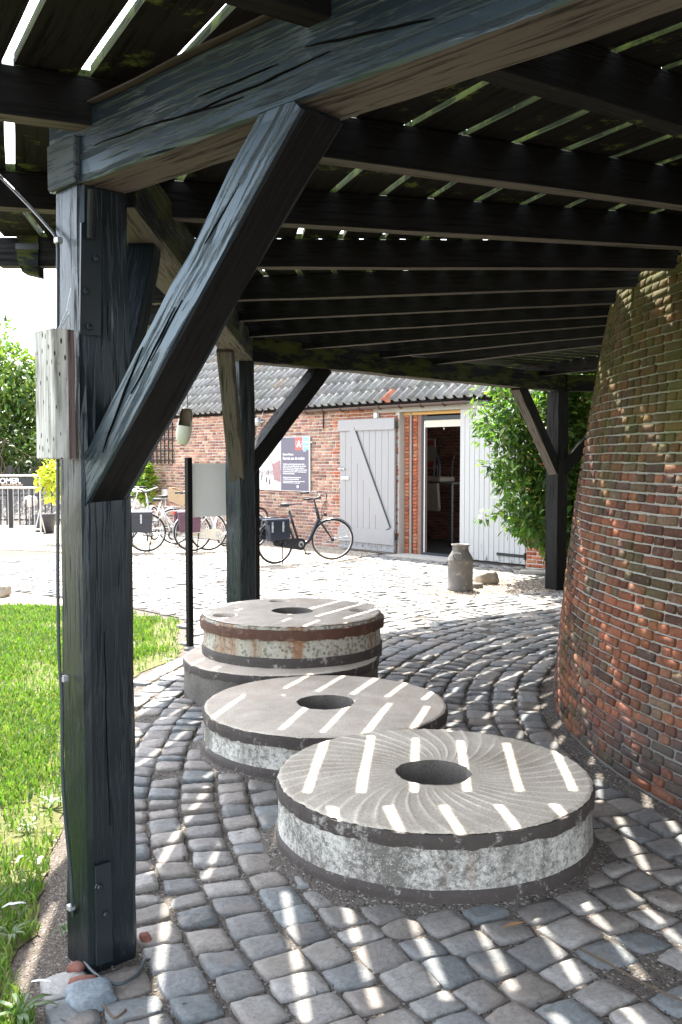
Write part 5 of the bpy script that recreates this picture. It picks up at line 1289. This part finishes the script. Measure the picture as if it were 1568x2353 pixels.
# bicycle rack
rk = thing('bicycle_rack', 'low galvanised bicycle rack with hoops along the barn wall', 'bicycle rack', bp(sat(450), 0, .9))
s0, s1 = sat(360), sat(640)
for off in (.75, 1.25):
    mb = MB(); mb.box(bp((s0+s1)/2, .03, off), (s1-s0, .05, .03), Rw); part('rail', mb, M_GALV, rk)
k = 0; s = s0+.1
while s < s1:
    for ds in (0, .07):
        mb = MB(); hgt = .42 if k % 2 == 0 else .62
        mb.tube(smooth([bp(s+ds, .04, 1.25), bp(s+ds, hgt*.8, 1.15), bp(s+ds, hgt, 1.0), bp(s+ds, hgt*.8, .85), bp(s+ds, .04, .75)], 4), .009, 6); part('hoop', mb, M_GALV, rk)
    s += .42; k += 1

# ------------------------------------------------------------------ fence, crowd barrier, planter
fy = 23.2
fe = thing('iron_fence', 'black iron railing in front of the hedge at the left', 'fence', (-8, fy, 0))
x = -14.
bars = []
while x < -5.0:
    tall = (int(round(x/.14)) % 2 == 0); mb = MB(); h_ = 1.42 if tall else .62; mb.box((x, fy, h_/2+.05), (.026, .026, h_)); part('bar', mb, M_IRON, fe); x += .155
for z in (.18, .78, 1.28):
    mb = MB(); mb.box((-9.5, fy+.0, z), (9.0, .03, .035)); part('rail', mb, M_IRON, fe)
for x in (-11.6, -9.9+.0, -7.2): mb = MB(); mb.box((x+1.9, fy-.03, .74), (.09, .09, 1.5)); part('fence_post', mb, M_IRON, fe)
by = 20.8; bx1 = aty(92, 1100, by).x; zt_ = aty(50, 1093, by).z; zb_ = .02
cbx = thing('crowd_barrier', 'galvanised crowd barrier with a black beer banner on top', 'barrier', (bx1-1.2, by, 0))
mb = MB(); mb.tube([(bx1-2.3, by, zt_), (bx1, by, zt_)], .022, 8); mb.tube([(bx1, by, zt_), (bx1, by, .05)], .022, 8); mb.tube([(bx1-2.3, by, zt_), (bx1-2.3, by, .05)], .022, 8); mb.tube([(bx1-2.3, by, .12), (bx1, by, .12)], .018, 8); z2 = aty(50, 1121, by).z; mb.tube([(bx1-2.3, by, z2), (bx1, by, z2)], .018, 8); part('barrier_frame', mb, M_GALV, cbx)
x = bx1-2.2
while x < bx1-.05:
    mb = MB(); mb.tube([(x, by, .12), (x, by, z2)], .008, 6); part('bar', mb, M_GALV, cbx); x += .115
mb = MB(); mb.tube([(bx1-.05, by-.3, .02), (bx1-.02, by, .55), (bx1-.0, by+.3, .02)], .014, 6); mb.tube([(bx1-2.3, by-.15, .05), (bx1+.1, by-.15, .05)], .016, 6); part('foot', mb, M_GALV, cbx)
mb = MB(); zb0, zb1 = aty(50, 1117.5, by).z, aty(50, 1097.5, by).z; mb.box((bx1-1.2, by-.03, (zb0+zb1)/2), (2.2, .01, zb1-zb0)); bn = part('banner', mb, M_BLACKP, cbx)
MT = lambda u, v: Matrix.Translation(Vector((aty(u, v, by-.04).x, by-.04, aty(u, v, by-.04).z)))@Matrix.Rotation(math.pi/2, 4, 'X')
text('OMER.', .165, M_INK, 'banner_lettering', bn, MT(-1, 1110.5), offset=.003, spacing=.95)
text('TRADITIONAL BLOND', .047, M_TANINK, 'banner_subline', bn, MT(2, 1115.6), offset=.0015)
q = atz(98, 1226); mb = MB(); mb.lathe([(.001, 0), (.20, 0), (.24, .38), (.25, .42), (.23, .42), (.21, .3)], (aty(103, 1200, 21.5).x, 21.5, 0), 20); tag(part('planter', mb, M_ANTH, smooth=True), 'black plastic planter tub beside the crowd barrier', 'planter')

# ------------------------------------------------------------------ vegetation
def leaf_tmpl(fold=.25, wid=.42):
    V = np.array(((0, 0, 0), (wid*.5, .4, fold*wid*.5), (wid*.32, .75, fold*.3*wid), (0, 1, -.08), (-wid*.32, .75, fold*.3*wid), (-wid*.5, .4, fold*wid*.5), (0, .45, 0)), float)
    return V, np.array(((0, 1, 2, 6), (0, 6, 4, 5))), np.array(((6, 2, 3), (6, 3, 4)))
LT = [leaf_tmpl(.3, .42), leaf_tmpl(.5, .36), leaf_tmpl(.15, .5)]
def basis(d, up):
    d = d/np.linalg.norm(d); x = np.cross(d, up); nx = np.linalg.norm(x); x = x/nx if nx > 1e-6 else np.array((1., 0, 0)); z = np.cross(x, d); return np.array((x, d, z)).T
def leaves(clusters, n, size, cols, droop=.3, seed=1, wx=1.):
    r = np.random.default_rng(seed); it = []; wts = np.array([c[1]**2 for c in clusters]); wts /= wts.sum()
    pick = r.choice(len(clusters), n, p=wts)
    for k in pick:
        c, rad = clusters[k]; d = r.normal(size=3); d /= np.linalg.norm(d); rr = rad*(r.uniform(.25, 1.))**.45; p = np.array(c)+d*rr*np.array((1, 1, .9))
        out = d+r.normal(size=3)*.55+np.array((0, 0, -droop)); up = d*.6+np.array((0, 0, 1.))+r.normal(size=3)*.35
        s = size*r.uniform(.5, 1.35); R = basis(out, up)*s
        it.append((int(r.integers(0, 3)), R, tuple(p), np.array(cols[int(r.integers(0, len(cols)))])*r.uniform(.5, 1.5)*np.array((r.uniform(.8, 1.35), 1, r.uniform(.7, 1.3)))))
    return it
def foliage(name, partname, label, cat, clusters, n, size, cols, trunk=None, nparts=0, seed=1, group=None):
    base = Vector((np.mean([c[0][0] for c in clusters]), np.mean([c[0][1] for c in clusters]), 0)) if not trunk else Vector((*trunk[0][:2], 0))
    t = thing(name, label, cat, base, 0, group); it = leaves(clusters, n, size, cols, seed=seed)
    if nparts: pieces('leaf', partname, LT, it, M_LEAF, t, lambda i: i[2][1]+(20 if not -.0 < (i[2][0]/i[2][1]+.0) < .27 else 0)-.0, nparts)
    else:
        V, Q, T, col = instance(LT, it); V = V-np.array(tuple(base)); o = link(partname, np_mesh(partname, V, Q, T, col, M_LEAF), t, W[t.name])
    if trunk:
        for k, tr_ in enumerate(trunk[1]):
            mb = MB(); mb.tube(smooth([Vector(p) for p in tr_], 3), [max(.02, .12*(1-i/(3*(len(tr_)-1)+1))) for i in range(3*(len(tr_)-1)+1)], 8); part('trunk' if k == 0 else 'limb', mb, M_BARK, t, smooth=True)
    return t
def cl_ball(cx, cy, cz, R, n, sr, flat=1., seed=0):
    r = random.Random(seed); out = []
    for _ in range(n):
        while True:
            x, y, z = (r.uniform(-1, 1) for _ in range(3))
            if x*x+y*y+z*z < 1: break
        out.append(((cx+x*R, cy+y*R, max(.3, cz+z*R*flat)), sr*r.uniform(.6, 1.2)))
    return out
G1 = [(.075, .14, .03), (.10, .18, .04), (.055, .11, .025), (.13, .21, .05)]
GY = [(.13, .21, .045), (.17, .25, .055), (.09, .16, .035)]
def fol_tree(x, y, h, R, label, cols, n, seed, size=.16):
    trunk = ((x, y), [[(x, y, 0), (x+.1, y, h*.3), (x, y+.1, h*.6)], [(x, y, h*.35), (x+.6, y-.3, h*.55), (x+1.1, y-.4, h*.7)], [(x, y, h*.4), (x-.7, y-.2, h*.6), (x-1.0, y-.2, h*.75)]])
    return foliage('tree', 'crown', label, 'tree', cl_ball(x, y, h*.58, R, 46, R*.30, .95, seed), n, size, cols, trunk, seed=seed, group='trees behind the iron fence')
fol_tree(-12.6, 28, 6.0, 3.3, 'large leafy green tree filling the left edge behind the fence', G1+GY, 26000, 11, .21)
fol_tree(-9.2, 29.5, 4.6, 2.1, 'smaller bright green tree right of the large tree, behind the fence', GY, 14000, 12, .2)
fol_tree(-6.6, 30.5, 4.4, 2.2, 'dark green tree behind the near post, beyond the fence', G1, 12000, 13, .2)
hc = []
for k in range(60): hc.append(((-16+k*.21+random.uniform(-.2, .2), 26.2+random.uniform(-.4, .4), random.uniform(.4, 2.6)), random.uniform(.45, .75)))
foliage('hedge', 'hedge_leaves', 'dense dark hedge with bare brown twigs behind the iron fence', 'hedge', hc, 15000, .13, [(.04, .075, .018), (.055, .09, .022), (.03, .055, .015)], seed=5)
mb = MB()
for k in range(90):
    x = random.uniform(-14, -5); z = random.uniform(.2, 1.2); mb.tube([(x, 25.6, z*.2), (x+random.uniform(-.5, .5), 25.4, z+.5), (x+random.uniform(-.8, .8), 25.5, z+1.1)], .012, 4, cap=False)
o = part('hedge_twigs', mb, M_BARK, bpy.data.objects['hedge']); o['kind'] = 'stuff'
# bank of grey soil with stones behind the fence
mb = MB(); nx_, ny_ = 60, 8; vs = []
for j in range(ny_+1):
    for i in range(nx_+1):
        x = -18+i*.25; y = 24.1+j*.22; vs.append((x, y, max(-.04, .13*j+.08*nz((x, y, 0), 1.2))-.03*(j == 0)))
mb.add(vs, [(j*(nx_+1)+i, j*(nx_+1)+i+1, (j+1)*(nx_+1)+i+1, (j+1)*(nx_+1)+i) for j in range(ny_) for i in range(nx_)])
tag(part('soil_bank', mb, m_soil('grey_bank_soil', (.10, .09, .085), (.17, .155, .145)), smooth=True), kind='structure')
q = aty(68, 1143, 24.3); rock((q.x, 24.4, q.z-.1), (.16, .12, .16), .9, M_COB, 'pale boulder on the soil bank behind the barrier').color = (.6, .58, .55, 1)
# yellow shrub in front of the fence
yc = []
for (u, v, r_) in ((120, 1085, .22), (105, 1105, .2), (128, 1120, .22), (150, 1100, .3), (118, 1140, .13), (95, 1098, .13), (140, 1075, .18), (118, 1065, .10), (170, 1090, .3)): q = aty(u, v, 19.0); yc.append(((q.x, 19.0, q.z), r_))
foliage('golden_shrub', 'shrub_leaves', 'yellow-green golden shrub hanging beside the near post and the barrier', 'shrub', yc, 900, .12, [(.42, .45, .06), (.36, .42, .05), (.5, .5, .08)], ((yc[0][0][0]+.3, 19.1), [[(yc[0][0][0]+.35, 19.1, 0), (yc[0][0][0]+.4, 19.1, .6), (yc[0][0][0]+.2, 19, 1.3)]]), seed=6)
# climber at the barn's left end
yc = []
for (u, v, r_) in ((325, 1080, .22), (333, 1110, .25), (322, 1100, .2), (338, 1135, .2), (318, 1125, .15), (330, 1060, .12)): q = aty(u, v, 22.2); yc.append(((q.x, 22.2, q.z), r_))
foliage('climber', 'climber_leaves', 'light green climber on the trellis at the left end of the barn', 'climber', yc, 700, .16, [(.20, .30, .04), (.14, .24, .03)], seed=8)
# big climbing shrub at the right of the door
cc3 = []; rr = random.Random(3)
def umin(v): return 1105 if v < 1010 else (1105+(v-1010)*.42)
for k in range(120):
    v = rr.uniform(860, 1250); u = rr.uniform(umin(v)+14, 1320); y = rr.uniform(12.75, 13.6)+max(0, (u-1200))*.002
    q = aty(u, v, y); cc3.append(((q.x, y, q.z), rr.uniform(.12, .26)))
for k in range(70):
    v = rr.uniform(830, 1260); u = rr.uniform(1260, 1480); q = aty(u, v, 13.4); cc3.append(((q.x, 13.4+rr.uniform(-.3, .3), q.z), rr.uniform(.2, .35)))
for (u, v) in ((1100, 905), (1095, 935), (1112, 1005), (1108, 1010), (1125, 1010+60), (1150, 1175), (1118, 960), (1170, 1215), (1110, 1185)): q = aty(u, v, 12.9); cc3.append(((q.x, 12.9, q.z), .10))
foliage('climbing_shrub', 'shrub_leaves', 'large glossy green climbing shrub beside the white door leaf and the far post', 'shrub', cc3, 17000, .112, [(.065, .14, .03), (.09, .18, .04), (.05, .11, .026), (.14, .23, .045)], ((3.0, 13.5), [[(3.1, 13.6, 0), (3.0, 13.5, 1.0), (2.9, 13.4, 2.4)], [(3.3, 13.6, 0), (3.5, 13.5, 1.2), (3.6, 13.3, 2.6)]]), nparts=300, seed=9)
# dense greenery closing the view beyond the far post
dc = []
for k in range(50): dc.append(((rr.uniform(4.4, 9.0), rr.uniform(14.2, 15.4), rr.uniform(.4, 3.6)), rr.uniform(.4, .7)))
foliage('dark_shrub', 'shrub_leaves', 'dark evergreen shrub filling the gap between the far post and the tower', 'shrub', dc, 9000, .13, [(.03, .06, .015), (.04, .075, .02)], seed=10)
